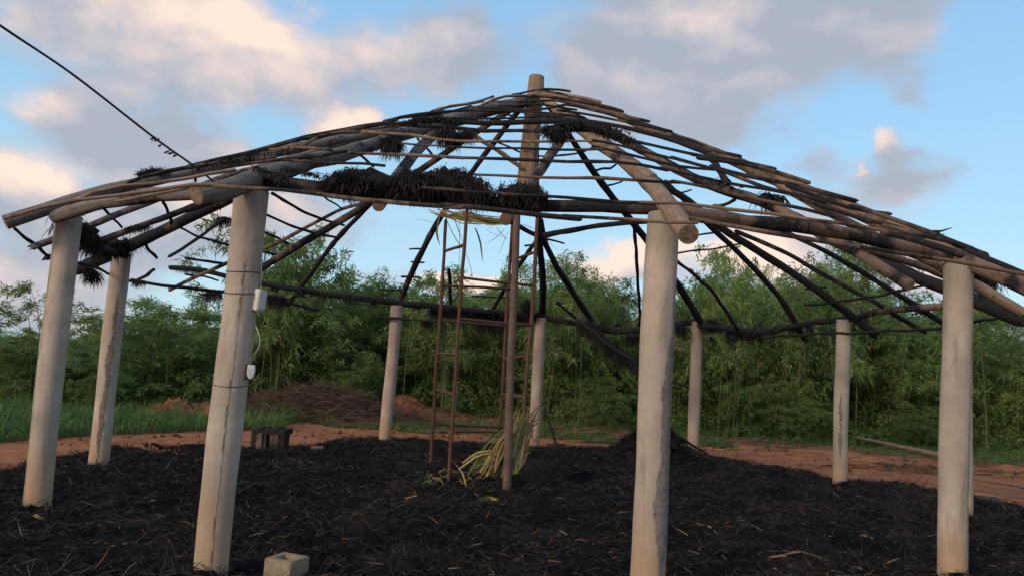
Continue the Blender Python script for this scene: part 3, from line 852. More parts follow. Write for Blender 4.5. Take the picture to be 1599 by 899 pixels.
# battens of the front slopes, from the ridge down
BT = [
    ([(800, 148), (847, 140), (890, 143)], 4, 5, 'B'), ([(850, 141), (911, 154), (937, 160)], 5, 6, 'P'),
    ([(753, 164), (789, 151), (840, 150), (885, 155), (930, 163), (972, 174)], 5, 6, 'B'), ([(767, 159), (840, 157), (864, 157), (920, 168), (969, 180), (1013, 190)], 4, 7, 'B'),
    ([(674, 174), (702, 168), (738, 160), (770, 151)], 5, 5, 'B'), ([(738, 168), (800, 171), (853, 171), (884, 164), (920, 171), (972, 184), (1049, 206)], 6, 6, 'D'),
    ([(624, 184), (673, 177), (733, 171), (769, 173), (853, 177), (912, 184)], 6, 5, 'D'), ([(870, 172), (938, 182), (990, 194), (1040, 205)], 5, 5, 'D'),
    ([(820, 178), (884, 184), (950, 195), (1040, 214), (1110, 236)], 5, 6, 'D'), ([(880, 186), (911, 189), (978, 200), (1040, 215), (1100, 238)], 7, 8, 'C'), ([(1050, 212), (1084, 222), (1111, 233), (1154, 244)], 6, 7, 'D'),
    ([(600, 190), (629, 184), (673, 177), (702, 167), (755, 158)], 6, 5, 'B'),
    ([(664, 187), (724, 192), (784, 193), (844, 190), (889, 189), (945, 197)], 9, 11, 'C'), ([(684, 185), (795, 184), (873, 184)], 4, 4, 'D'),
    ([(600, 193), (655, 197), (724, 200), (756, 204), (840, 205), (935, 204)], 7, 7, 'D'), ([(905, 200), (938, 206), (978, 218), (1040, 233), (1107, 247)], 6, 6, 'C'), ([(1080, 241), (1120, 247), (1165, 255), (1209, 264)], 7, 8, 'D'),
    ([(567, 206), (640, 212), (662, 215), (720, 220), (840, 221), (942, 221)], 6, 5, 'P'), ([(925, 219), (964, 228), (1000, 236), (1056, 249), (1110, 263)], 5, 5, 'C'), ([(1090, 247), (1142, 254), (1187, 261), (1225, 272), (1262, 285)], 7, 8, 'B'),
    ([(624, 224), (680, 229), (755, 232), (840, 233), (942, 233)], 4, 5, 'D'), ([(925, 228), (962, 236), (1010, 248), (1060, 259), (1124, 266)], 5, 6, 'C'), ([(1110, 260), (1169, 274), (1240, 289), (1290, 302), (1335, 314)], 7, 9, 'D'),
    ([(407, 235), (478, 232), (569, 239), (640, 242), (724, 247)], 5, 6, 'B'), ([(700, 246), (780, 249), (840, 250), (889, 252), (960, 253), (1000, 257), (1042, 266)], 6, 6, 'D'), ([(1030, 262), (1090, 275), (1150, 290), (1229, 302)], 5, 6, 'C'),
    ([(1050, 246), (1090, 257), (1133, 269), (1189, 290), (1240, 303), (1289, 315)], 6, 7, 'D'), ([(1230, 290), (1287, 312), (1324, 323), (1389, 334)], 8, 8, 'D'),
    ([(742, 273), (840, 276), (889, 278), (944, 280), (1022, 284), (1062, 285)], 5, 6, 'B'), ([(1050, 283), (1107, 294), (1155, 304), (1191, 311), (1260, 327), (1300, 338)], 6, 7, 'D'), ([(1250, 310), (1347, 343), (1396, 353), (1440, 366)], 7, 8, 'D'),
    ([(1380, 352), (1430, 366), (1491, 381), (1541, 398)], 8, 9, 'B'), ([(418, 248), (507, 254), (600, 259)], 6, 5, 'D'),
    ([(400, 250), (427, 245), (467, 231), (511, 211), (560, 206)], 6, 7, 'B'), ([(418, 233), (464, 227), (511, 211), (570, 203), (620, 196)], 6, 5, 'P'),
    ([(295, 260), (342, 250), (395, 237), (453, 221), (500, 212), (560, 201), (607, 195), (645, 191)], 8, 7, 'D'), ([(430, 226), (500, 209), (560, 198), (620, 188)], 6, 5, 'C'),
    ([(202, 285), (222, 277), (253, 270), (295, 263), (360, 252), (440, 240)], 7, 7, 'B'), ([(115, 313), (148, 300), (189, 291), (240, 286), (295, 276), (324, 270), (366, 266)], 6, 7, 'P'),
    ([(350, 262), (420, 252), (480, 245), (540, 236)], 6, 6, 'D'),
    ([(10, 341), (64, 323), (115, 312), (179, 304), (240, 297), (298, 290), (330, 289)], 6, 8, 'P'), ([(300, 288), (360, 292), (440, 298), (489, 302), (560, 310), (640, 318), (720, 324)], 7, 9, 'B'),
    ([(690, 320), (793, 329), (850, 336), (905, 342)], 10, 10, 'D'), ([(880, 337), (940, 341), (1000, 344), (1088, 348)], 6, 7, 'P'), ([(182, 315), (240, 303), (293, 294)], 5, 6, 'P'),
    ([(1080, 341), (1155, 353), (1200, 362), (1284, 376), (1342, 386)], 9, 8, 'B'), ([(1310, 381), (1375, 391), (1447, 401), (1518, 412), (1558, 419), (1610, 430)], 8, 8, 'B'),
    ([(784, 303), (850, 308), (965, 315), (1058, 317)], 6, 7, 'D'), ([(1000, 316), (1058, 317), (1133, 326), (1200, 335), (1260, 343)], 7, 7, 'P'), ([(1235, 338), (1318, 350), (1390, 363), (1440, 374)], 7, 7, 'B'),
    ([(660, 294), (700, 296), (784, 302)], 6, 6, 'D'), ([(1380, 363), (1445, 381), (1503, 398)], 11, 13, 'D'), ([(1330, 322), (1389, 340), (1450, 362), (1520, 389)], 9, 9, 'D'),
    ([(1470, 372), (1540, 402), (1620, 436)], 9, 9, 'C'), ([(645, 186), (690, 178), (735, 166)], 4, 4, 'C'), ([(780, 166), (840, 164), (900, 172)], 4, 4, 'D'),
]
MT = {'P': WOOD_PALE, 'B': WOOD_BROWN, 'D': WOOD_DARK, 'C': WOOD_CHAR}
for pts, w0, w1, mt in BT:
    # battens bend over each rafter: long ones are laid point by point on the slope
    pole('batten', pts, w0 * .84, w1 * .84, MT[mt], lift=LIFT + (w0 * .0006), wob=.0045)

# battens and stubs left on the back and side slopes (seen from below)
BK = [
    ([(23, 357, 214), (51, 381), (80, 402, 199)], 5, 5, 'C'), ([(158, 321, 212), (174, 340), (190, 355, 203)], 5, 4, 'C'), ([(253, 311, 206), (262, 331), (267, 349, 192)], 5, 5, 'C'),
    ([(224, 378, 188), (245, 403, 178)], 5, 4, 'C'), ([(265, 400, 'f'), (311, 371), (347, 344, 'f')], 5, 6, 'C'), ([(280, 355, 'f'), (313, 370), (364, 385, 'f')], 4, 4, 'C'),
    ([(120, 410, 'z2.5'), (153, 420), (176, 431), (210, 439, 'z2.45')], 5, 4, 'C'), ([(206, 437, 'z2.45'), (270, 448), (358, 456, 'z2.4')], 5, 5, 'C'), ([(215, 437, 'z2.5'), (240, 421, 'z2.6')], 6, 5, 'C'),
    ([(290, 403, 'f'), (347, 411, 'f')], 4, 4, 'C'), ([(290, 428, 'f'), (318, 431), (340, 438, 'f')], 3, 3, 'C'), ([(425, 302, 'f'), (460, 322), (500, 342), (537, 352, 'f')], 5, 4, 'C'), ([(415, 335, 'f'), (475, 360), (526, 371, 'f')], 4, 4, 'C'),
    ([(506, 307, 'f'), (532, 325, 'f')], 3, 3, 'C'), ([(412, 362, 'f'), (450, 380, 'f')], 4, 4, 'C'), ([(410, 393, 'f'), (432, 398, 'f')], 4, 4, 'C'), ([(420, 465, 'f'), (460, 475), (497, 484, 'f')], 5, 4, 'C'),
    ([(585, 495, 'z2.4'), (660, 500), (720, 500), (800, 506, 'z2.35')], 4, 4, 'C'), ([(640, 389, 'f'), (662, 389, 'f')], 3, 3, 'C'), ([(643, 409, 'f'), (662, 410, 'f')], 3, 3, 'C'), ([(627, 432, 'f'), (655, 433, 'f')], 3, 3, 'C'), ([(592, 451, 'f'), (630, 453, 'f')], 3, 3, 'C'),
    ([(701, 421, 'f'), (704, 475, 'f')], 6, 6, 'C'), ([(738, 462, 'f'), (800, 466, 'f')], 3, 3, 'C'), ([(820, 384, 'f'), (836, 382, 'f')], 3, 3, 'C'), ([(870, 472, 'f'), (904, 500, 'f')], 4, 4, 'C'),
    ([(1194, 527, 'z2.4'), (1257, 522), (1370, 518), (1475, 512, 'z2.3')], 4, 5, 'C'), ([(1470, 512, 'z2.3'), (1557, 497, 'z2.3')], 5, 5, 'C'), ([(1257, 476, 'f'), (1320, 470), (1380, 459), (1450, 445, 'f')], 4, 4, 'C'),
    ([(1054, 396, 'f'), (1100, 390), (1155, 381, 'f')], 3, 3, 'C'), ([(1058, 371, 'f'), (1090, 367), (1126, 361, 'f')], 3, 3, 'C'), ([(1047, 304, 'f'), (1079, 297, 'f')], 3, 3, 'D'), ([(840, 244, 'f'), (900, 240), (935, 228, 'f')], 3, 3, 'D'),
    ([(929, 267, 'f'), (940, 263), (953, 264), (962, 257, 'f')], 4, 3, 'C'), ([(949, 290, 'f'), (971, 284, 'f')], 3, 3, 'C'), ([(1115, 321, 'f'), (1130, 320), (1147, 312, 'f')], 5, 6, 'B'),
    ([(562, 242, 'f'), (583, 260, 'f')], 4, 4, 'D'), ([(652, 217, 'f'), (675, 243, 'f')], 4, 4, 'D'), ([(775, 222, 'f'), (812, 238, 'f')], 3, 3, 'D'), ([(786, 178, 'f'), (798, 181, 'f')], 3, 3, 'D'),
    ([(304, 271, 210), (305, 283, 205)], 4, 4, 'D'), ([(1257, 451, 'f'), (1290, 449, 'f')], 3, 3, 'C'), ([(1010, 585, 'Y12'), (1075, 604, 'Y12.5')], 3, 3, 'C'),
    ([(796, 297, 'f'), (800, 330, 'f')], 3, 3, 'C'), ([(880, 380, 'f'), (846, 372, 'f')], 3, 3, 'C'),
]
for pts, w0, w1, mt in BK:
    pole('batten', pts, w0, w1, MT[mt], lift=LIFT * .6, wob=.008)

# remnants of charred thatch
def thatch(pts, rad_, n, L, droop=1.2, mats=(CHAR_FIB, THATCH_BROWN), core=True, parent=HUB, down=.8, wid=(.003, .008), label=None, flatz=.6, brown=.12):
    P = np.array([list(p) for p in pts], float)
    if len(P) == 1: P = np.vstack([P, P + .01])
    seg = np.linalg.norm(np.diff(P, axis=0), axis=1); cum = np.r_[0, np.cumsum(seg)] / seg.sum()
    u = rng.random(n)
    B = np.stack([np.interp(u, cum, P[:, i]) for i in range(3)], 1)
    rad_a = rad_ * (.65 + .35 * np.sin(u * 17 + rng.random() * 6)) if len(pts) > 1 else rad_
    o = rng.normal(size=(n, 3)); o /= np.linalg.norm(o, axis=1, keepdims=True)
    B = B + o * (np.asarray(rad_a).reshape(-1, 1) * rng.uniform(.4, 1.0, (n, 1))) * np.array([1, 1, flatz])
    d = o * (.35 if down > .3 else .6) + rng.normal(size=(n, 3)) * .42; d[:, 2] -= down * 1.25; d /= np.linalg.norm(d, axis=1, keepdims=True)
    V, Fq = strands(B, d, rng.uniform(.3, 1, n) * L, rng.uniform(*wid, n), droop, .5)
    mi = (rng.random(n) < brown).astype(int); M = np.repeat(mi, 2)
    parts_ = [(V, Fq, 0)]
    V_, F_, _ = join_q(parts_)
    if core:
        # lumpy core
        k, s = max(6, int(seg.sum() / (rad_ * .5)) + 2), 12
        cv = []
        for i in range(k + 1):
            tt = i / k; c_ = np.array([np.interp(tt, cum, P[:, j]) for j in range(3)])
            dr = P[-1] - P[0]; dr /= np.linalg.norm(dr) + 1e-9
            a1 = np.cross(dr, [0, 0, 1.]); a1 /= np.linalg.norm(a1) + 1e-9; b1 = np.cross(a1, dr)
            e = math.sqrt(max(.02, 1 - (2 * tt - 1) ** 4))
            for j in range(s):
                th = 2 * math.pi * j / s; rr_ = rad_ * e * .58 * (1 + .3 * rng.normal())
                cv.append(c_ + (a1 * math.cos(th) + b1 * math.sin(th) * flatz) * rr_)
        cf = [(i * s + j, i * s + (j + 1) % s, (i + 1) * s + (j + 1) % s, (i + 1) * s + j) for i in range(k) for j in range(s)]
        V_, F_, M2 = join_q([(V, Fq, 0), (np.array(cv), np.array(cf), 2)])
        M2[:len(M)] = M; M = M2
    ob = link('thatch_remnant', quads_np('thatch_remnant', V_, F_, M), [mats[0], mats[1], CHAR_LUMP], parent)
    ob['kind'] = 'stuff' if False else ob.get('kind', 'part')
    del ob['kind']
    if label: ob['label'] = label
    return ob



for k in range(26):
    x_ = [430, 470, 505, 545, 585, 650, 700, 735, 765, 790, 870, 890, 940, 965, 1045, 1065, 1110, 1145, 1170, 1205, 1235, 1265, 1350, 1400, 1440, 700][k]
    if x_ < 620: y_ = 447 + (x_ - 409) * .128; Y_ = 13.9
    elif x_ < 845: y_ = 476 + (x_ - 622) * .085; Y_ = 15.2
    elif x_ < 1088: y_ = 500 + (x_ - 850) * .05; Y_ = 15.6
    else: y_ = 518 - (x_ - 1189) * .13; Y_ = 13.6
    a_ = at(x_, y_ - 2, Y_); L_ = random.uniform(.12, .42)
    tube('stub', [a_, a_ + Vector((random.uniform(-.6, .6), random.uniform(-.4, .4), random.uniform(-.5, .6))).normalized() * L_], random.uniform(.012, .028), .008, WOOD_CHAR, HUB, 6, .06, .008, .2)
    thatch([at(x_ - 6, y_, Y_), at(x_ + 6, y_ + 1, Y_)], random.uniform(.04, .08), 130, random.uniform(.08, .2), 1.2, core=False)

# the collapsed rafter wrapped in burnt thatch
fall = [at(903, 500, 15.2), at(930, 520, 14.8), at(953, 540, 14.4), at(1003, 570, 13.8)]
tube('rafter', fall, .038, .03, WOOD_CHAR, HUB, 8)['label'] = 'collapsed charred rafter hanging below the far beam'


T = lambda *p, lift=.16: [P3(q, lift) for q in p]
thatch([at(508, 286, 5.30), at(545, 284, 5.30), at(620, 289, 5.30), at(690, 288, 5.30), at(754, 300, 5.30)], .135, 17000, .085, flatz=.9, label='long matted band of burnt thatch lying on the front beam', brown=.25)
thatch([at(672, 282, 5.33), at(712, 277, 5.33), at(740, 290, 5.33)], .11, 5500, .08, flatz=.95)
thatch([at(786, 303, 5.30), at(815, 300, 5.30), at(848, 308, 5.30)], .10, 4600, .075, flatz=1)
thatch([at(368, 275, 5.25), at(398, 272, 5.25), at(436, 280, 5.25)], .07, 3200, .06, flatz=.8)
thatch(T((603, 219), (620, 221), lift=.08), .07, 600, .16, 1.5)
thatch(T((690, 207), (713, 209), lift=.08), .08, 800, .15, 1.5)
thatch(T((722, 207), (738, 208), lift=.08), .05, 360, .11, 1.5)
thatch(T((846, 203), (880, 197), (905, 193), (950, 204), (985, 218)), .075, 2600, .065)
thatch(T((862, 206), (880, 207)), .08, 700, .10)
thatch(T((640, 188), (690, 186), (720, 190)), .045, 1000, .05)
thatch([at(92, 352, 7.4), at(130, 362, 7.8), at(148, 382, 8.3)], .15, 1700, .18, flatz=1.1, label='black clump of thatch hanging behind the far left post')
thatch([at(150, 385, 8.7), at(175, 385, 9.0), at(205, 380, 9.2)], .12, 1500, .18, flatz=1)
thatch([at(140, 418, 8.9), at(150, 428, 8.9)], .06, 500, .22, 1.5)
thatch([at(198, 357, 8.6), at(232, 352, 8.6)], .05, 400, .10)
thatch([at(214, 274, 7.4), at(240, 267, 7.4), at(262, 268, 7.4)], .045, 500, .08, down=0)
thatch([at(1192, 302, 6.8), at(1223, 308, 6.8)], .04, 260, .22, 1.5, core=False, wid=(.006, .014))
thatch([at(1440, 362, 7.0), at(1468, 366, 7.0)], .05, 500, .05, down=.35)
tube('batten', [at(1450, 362, 7.0), at(1470, 361, 7.0), at(1486, 356, 7.0)], .018, .004, WOOD_CHAR, HUB)
thatch([at(1525, 425, 7.3), at(1550, 440, 7.6)], .12, 900, .18, flatz=1)
thatch([at(420, 462, 13.6), at(445, 466, 13.6)], .12, 700, .26)
thatch([at(672, 484, 14.8), at(720, 487, 15.2), at(780, 491, 15.5), at(838, 492, 15.7)], .12, 4200, .22, flatz=1.1)
thatch([at(660, 500, 14.5), at(672, 501, 14.5)], .08, 300, .2)
thatch([at(745, 506, 14.5), at(785, 508, 14.5)], .07, 500, .2)
thatch([at(815, 475, 15.4), at(830, 480, 15.4)], .14, 500, .2, flatz=1.4)
thatch([at(906, 505, 15.2), at(930, 518, 14.9), at(960, 545, 14.4), at(1002, 570, 13.8)], .12, 5200, .24, 1.6, core=False, flatz=1)
thatch([at(905, 508, 15.3), at(930, 508, 15.3)], .16, 800, .2, flatz=1)
thatch([at(980, 524, 15), at(1000, 526, 15)], .12, 500, .24)
thatch([at(1070, 512, 15.4), at(1050, 510, 15.4)], .09, 400, .28)
thatch([at(1098, 505, 15.4), at(1128, 508, 15.4)], .17, 1100, .2, brown=.7, flatz=1)
thatch([at(1135, 520, 15.2), at(1190, 520, 15.0)], .12, 900, .22, flatz=1)
thatch([at(318, 458, 12), at(345, 459, 12)], .07, 400, .2)
thatch([at(208, 438, 11.5), at(225, 440, 11.5)], .05, 250, .12)
thatch([at(340, 341, 11), at(362, 343, 11)], .07, 350, .15)
thatch([at(275, 418, 13), at(320, 423, 13)], .05, 300, .12)
# fuzz and ash crumbs along the upper left edge
for (x0, y0, x1, y1, n_) in ((300, 262, 400, 243, 420), (395, 243, 470, 232, 160), (600, 196, 690, 184, 420), (690, 184, 800, 190, 160), (910, 193, 985, 206, 220), (1110, 280, 1150, 294, 120), (440, 262, 520, 278, 300), (400, 262, 440, 282, 300)):
    thatch([P3((x0, y0), .17), P3(((x0 + x1) / 2, (y0 + y1) / 2), .17), P3((x1, y1), .17)], .032, n_, .035, .3, core=False, down=.35)

# ------------------------------------------------------------------ scaffold tower of rusty pipe
S = [atz(700, 759, .08), atz(672, 730, .08), atz(814, 756, .08), atz(781, 727, .08)]
tow = empty('scaffold_tower', ((S[0].x + S[3].x) / 2, (S[0].y + S[3].y) / 2, 0), 'rusty four-legged pipe scaffold standing in the middle of the shelter', 'scaffold')
YL, YB, YR, YC = S[0].y, S[1].y, S[2].y, S[3].y


def pipe(name, pts, wpx, mat=RUST, parent=tow, sides=9):
    Q = [at(*p) for p in pts]
    r = wpx * .88 * Q[0].y / F_PX / 2
    return tube(name, Q, r, r, mat, parent, sides, .25, .004, .03)


pipe('upright', [(700, 764, YL), (715, 523, YL), (729, 328, YL)], 6.5)
pipe('upright', [(672, 734, YB), (682, 552, YB)], 6)
pipe('upright', [(684, 556, YB), (696, 345, YB)], 6)
pipe('upright', [(814, 756, YR), (819, 634, YR), (832, 467, YR), (840, 328, YR)], 7)
pipe('upright', [(781, 668, YC), (789, 523, YC), (801, 335, YC)], 6)
for a_, b_ in (((696, 392), (726, 382)), ((684, 552), (713, 552)), ((681, 608), (710, 616))):
    pipe('rung', [(*a_, YB), (*b_, YL)], 5)
for a_, b_ in (((799, 406), (836, 394)), ((786, 560), (826, 556)), ((783, 615), (822, 621))):
    pipe('rung', [(*a_, YC), (*b_, YR)], 5)
for a_, b_, ya, yb in (((726, 434), (833, 446), YL, YR), ((693, 446), (795, 451), YB, YC), ((717, 497), (831, 508), YL, YR), ((688, 500), (790, 509), YB, YC), ((677, 661), (783, 667), YB, YC),
                       ((706, 672), (820, 675), YL, YR), ((701, 737), (816, 740), YL, YR), ((672, 720), (783, 723), YB, YC)):
    pipe('crossbar', [(*a_, ya), (*b_, yb)], 5)
PR = atz(791, 772, .04)
prop = empty('prop_pole', (PR.x, PR.y, 0), 'stout brown pole standing upright in front of the rusty scaffold', 'pole')
tube('pole', [at(791, 772, PR.y), at(798, 560, PR.y), at(808, 325, PR.y)], 14 * PR.y / F_PX / 2, 11 * PR.y / F_PX / 2, RUST_BROWN, prop, 14, .3, .004, .02, CUTD)


# ------------------------------------------------------------------ palm leaves
def blade(name, pts, wid, mat, parent, fold=.25):
    P, ts, L = path(pts, .12, .004, wid)
    V = []; Fc = []
    side = random.uniform(-.6, .6)
    for i, p in enumerate(P):
        d = (P[min(i + 1, len(P) - 1)] - P[max(i - 1, 0)]).normalized()
        a_ = d.cross(Vector((side, 1, .3))).normalized(); b_ = a_.cross(d)
        ww = wid * (.35 + .65 * math.sin(math.pi * min(1, ts[i] * .9 + .12))) * (1 if ts[i] < .97 else .3)
        V += [p - a_ * ww * .5, p + b_ * ww * fold, p + a_ * ww * .5]
    for i in range(len(P) - 1):
        Fc += [(3 * i, 3 * i + 1, 3 * i + 4, 3 * i + 3), (3 * i + 1, 3 * i + 2, 3 * i + 5, 3 * i + 4)]
    return link(name, mesh(name, V, Fc), [mat], parent)


bund = empty('palm_leaf_bundle', tuple(atz(780, 745, .1)), 'bundle of green and yellow palm leaves leaning against the scaffold', 'palm leaves')
YP = (YR + YL) / 2 - .1
random.seed(11)
for k in range(110):
    t0 = k / 109
    tx, ty = 824 + random.uniform(-22, 12), 632 + random.uniform(0, 66) + 25 * abs(t0 - .5)
    bx_, by_ = 738 + t0 * 76 + random.uniform(-10, 10), 735 + random.uniform(-8, 12) - (5 if t0 > .7 else 0)
    if t0 > .82: tx, ty = 822 + random.uniform(-4, 12), 700 + random.uniform(-35, 10)
    mt = random.choice([PALM_G, PALM_G, PALM_G, PALM_Y, PALM_B, PALM_B, PALM_B]) if t0 < .75 else random.choice([PALM_Y, PALM_B, PALM_B, PALM_G])
    yy = YP + random.uniform(-.18, .35)
    mx, my = (tx + bx_) / 2 - random.uniform(-4, 10), (ty + by_) / 2 - random.uniform(0, 10)
    blade('leaf', [at(bx_, by_, yy - .15), at(mx, my, yy), at(tx, ty, yy + .12)], random.uniform(.014, .036), mt, bund)
for k in range(14):   # dark frayed butts at the top, dry tips
    tx, ty = 826 + random.uniform(-8, 8), 660 + random.uniform(-10, 40)
    blade('leaf', [at(tx, ty, YP + .05), at(tx + random.uniform(-4, 14), ty - random.uniform(5, 22), YP + .1), at(tx + random.uniform(-6, 30), ty - random.uniform(12, 44), YP + .1)], .02, PALM_B, bund)
for pts in ([(722, 722), (745, 706), (776, 702)], [(716, 732), (742, 712), (770, 706)]):
    blade('leaf', [at(*p, YP - .2) for p in pts], .03, PALM_Y, bund)
blade('leaf', [at(728, 762, YP - .4), at(722, 738, YP - .4), at(710, 722, YP - .4)], .022, PALM_Y, bund)
pb = atz(690, 750, .1)
heap = empty('cut_leaf_heap', tuple(pb), 'low heap of dry green leaves beside the left foot of the scaffold', 'leaves')
for k in range(34):
    a0 = (random.uniform(655, 740), random.uniform(738, 758)); dx = random.uniform(-32, 32)
    g0 = atz(*a0, .12); g1 = atz(a0[0] + dx, a0[1] + random.uniform(-7, 5), .12 + random.uniform(.0, .1))
    blade('leaf', [g0, (g0 + g1) / 2 + Vector((0, 0, .05)), g1], random.uniform(.014, .03), random.choice([PALM_G, PALM_B, PALM_B, PALM_G]), heap)
yl = empty('yellow_leaf', tuple(atz(770, 780, .05)), 'bright yellow split palm leaf lying flat on the ash in front of the pole', 'leaf')
for pts in ([(748, 782), (765, 778), (782, 781)], [(778, 781), (795, 781), (809, 782)], [(745, 779), (760, 776), (778, 778)]):
    blade('leaflet', [atz(p[0], p[1], .12) for p in pts], .045, PALM_Y, yl, .1)
# frond lying under the roof on top of the scaffold
fr = empty('hanging_frond', tuple(at(730, 340, YB)), 'half-dry palm frond caught on top of the scaffold under the front beam', 'palm frond')
for k in range(40):
    x0 = 668 + random.uniform(0, 70); x1 = min(796, x0 + random.uniform(40, 80)); y0 = 327 + (x0 - 668) * .05 + random.uniform(-2, 9)
    y1 = 337 + (x1 - 668) * .075 + random.uniform(-6, 7); yy = YB - .2 + random.uniform(-.3, .3)
    blade('leaflet', [at(x0, y0, yy), at((x0 + x1) / 2, (y0 + y1) / 2 + random.uniform(0, 9), yy), at(x1, y1, yy)], random.uniform(.015, .03), random.choice([PALM_G, PALM_B, PALM_B, PALM_G, PALM_Y]), fr)
for (x0, y0, x1, y1, x2, y2, w_) in ((686, 338, 682, 362, 687, 384, .035), (742, 356, 750, 380, 754, 410, .03), (708, 340, 716, 360, 722, 378, .012), (717, 345, 718, 390, 716, 420, .008), (698, 345, 712, 374, 733, 405, .012), (729, 400, 735, 420, 740, 445, .008),
                                   (775, 355, 785, 368, 795, 377, .01), (788, 358, 776, 370, 758, 382, .008), (793, 362, 786, 380, 778, 398, .008), (770, 352, 760, 360, 790, 372, .006), (649, 342, 665, 345, 680, 349, .006), (815, 350, 830, 356, 840, 360, .01), (850, 370, 862, 382, 874, 395, .006)):
    blade('leaflet', [at(x0, y0, YB), at(x1, y1, YB), at(x2, y2, YB)], w_, PALM_G if w_ > .02 else TWIG, fr)

# ------------------------------------------------------------------ electrics on the front left post
_, Bc, Tc, bendc, _k = posts['C']
YCc = Bc.y


def at_box(px, py, dy=0): return at(px, py, YCc + dy)


jb = at_box(403, 468, -.02)
jbo = empty('junction_box', tuple(jb), 'small white plastic junction box on the front left post', 'junction box')
box('housing', tuple(jb + Vector((-.002, 0, 0))), (.058, .06, .148), WHITE_PL, jbo, rad(-18), .006, rad(5))
box('cover', tuple(jb + Vector((.028, .012, .0))), (.022, .062, .135), WHITE_PL, jbo, rad(-18), .006, rad(5))
lp = at_box(390, 580, -.02)
lpo = empty('wall_lamp', tuple(lp), 'small black and white outdoor lamp below the junction box on the front left post', 'lamp')
box('base', tuple(lp + Vector((-.018, 0, 0))), (.04, .07, .105), BLACK_PL, lpo, rad(-15), .008)
import bmesh
bm = bmesh.new()
pr = [(-.032, .05), (.03, .045), (.034, -.01), (.018, -.045), (-.012, -.05), (-.034, -.015)]
f = bm.faces.new([bm.verts.new((x * .8, 0, z)) for x, z in pr]); e = bmesh.ops.extrude_face_region(bm, geom=[f])
bmesh.ops.translate(bm, vec=(0, -.03, 0), verts=[v for v in e['geom'] if isinstance(v, bmesh.types.BMVert)])
bmesh.ops.bevel(bm, geom=bm.edges[:], offset=.005, segments=2, affect='EDGES'); bmesh.ops.recalc_face_normals(bm, faces=bm.faces[:])
bmesh.ops.rotate(bm, cent=(0, 0, 0), matrix=Matrix.Rotation(rad(12), 3, 'Z'), verts=bm.verts)
bmesh.ops.translate(bm, vec=lp + Vector((.016, -.015, 0)), verts=bm.verts)
me = bpy.data.meshes.new('lens'); bm.to_mesh(me); bm.free(); link('lens', me, [WHITE_PL], lpo)
for n_ in range(4):
    box('louvre', tuple(lp + Vector((.018, -.048, .022 - n_ * .014))), (.034, .003, .004), flat('louvre_grey', (.4, .42, .45), (.5, .5, .52), 5) if n_ == 0 else bpy.data.materials['louvre_grey'], lpo, rad(12), .001)
cb = tube('lamp_cable', [at_box(396, 486), at_box(396, 500), at_box(402, 515, -.03), at_box(406, 530, -.03), at_box(403, 545, -.03), at_box(394, 556), at_box(390, 572)], .0026, .0026, WHITE_PL, None, 6, .02, 0, 0)
tag(cb, 'thin white cable looping from the junction box down to the lamp', 'cable')
cb = tube('supply_cable', [at_box(407, 454), at_box(408, 430), at_box(409, 395), at_box(412, 340), at_box(414, 302)], .003, .003, WHITE_PL, None, 6, .05, .001, 0)
tag(cb, 'thin white cable running up the front left post from the junction box', 'cable')
e0 = at(345, 293, 4.9); e1 = at(-260, -130, 2.4)
pts = [e0.lerp(e1, k / 12) - Vector((0, 0, .10 * math.sin(math.pi * k / 12))) for k in range(13)]
mids = [at(345, 293, 4.9), at(300, 257, 4.75), at(237, 212, 4.5), at(120, 122, 3.9), at(0, 40, 3.4), at(-180, -85, 2.8)]
cb = tube('power_cable', mids, .0072, .0062, BLACK_PL, None, 7, .05, .0015, .03)
tag(cb, 'black overhead cable slanting down from the upper left to the roof', 'cable')
for p, L_ in (((240, 215), .08), ((246, 218), .05), ((268, 238), .06), ((262, 236), .05), ((252, 226), .04), ((275, 242), .04)):
    a_ = at(*p, 4.55)
    tube('burnt_drip', [a_ - Vector((.012, 0, .01)), a_ + Vector((.01, 0, .004)), a_ + Vector((random.uniform(-.02, .02), 0, L_ * random.choice([-.4, .5])))], .008, .002, CHAR_LUMP, cb, 6, .02, .002, .2)

# ------------------------------------------------------------------ things on the ground
# charred stool
st = atz(423, 706, .05); sy = st.y
sto = empty('charred_stool', (st.x, sy, 0), 'charred wooden stool with thick legs at the far edge of the ash, left', 'stool')
sc_ = sy / F_PX
wS = 50 * sc_; hS = 30 * sc_
for k in range(4):
    box('seat_board', (st.x + wS * (-.375 + .25 * k), sy, .05 + hS + .03 + random.uniform(-.008, .008)), (wS * .25, wS * .85, .085), WOOD_CHAR, sto, random.uniform(-.05, .05), .01, random.uniform(-.03, .03))
for dx, dy, wd in ((-.42, -.3, .10), (-.27, -.32, .10), (-.13, -.3, .06), (.12, -.3, .09), (.26, -.32, .10), (.41, -.3, .10), (-.2, .2, .12), (.25, .2, .12), (-.4, .3, .06), (.38, .3, .06)):
    box('leg', (st.x + wS * dx, sy + wS * dy, (.05 + hS) / 2 + .01), (wd, wd, hS + .07), random.choice([WOOD_DARK, WOOD_BROWN, WOOD_DARK]), sto, random.uniform(-.2, .2), .01, random.uniform(-.03, .03))
thatch([(st.x - wS * .35, sy, .08 + hS + .03), (st.x + wS * .4, sy, .08 + hS + .04)], .05, 500, .07, .3, core=False, parent=sto, down=.1)
box('core', (st.x + wS * .02, sy + wS * .12, .05 + hS * .45), (wS * .86, wS * .42, hS * .95), WOOD_DARK, sto, 0, .02)
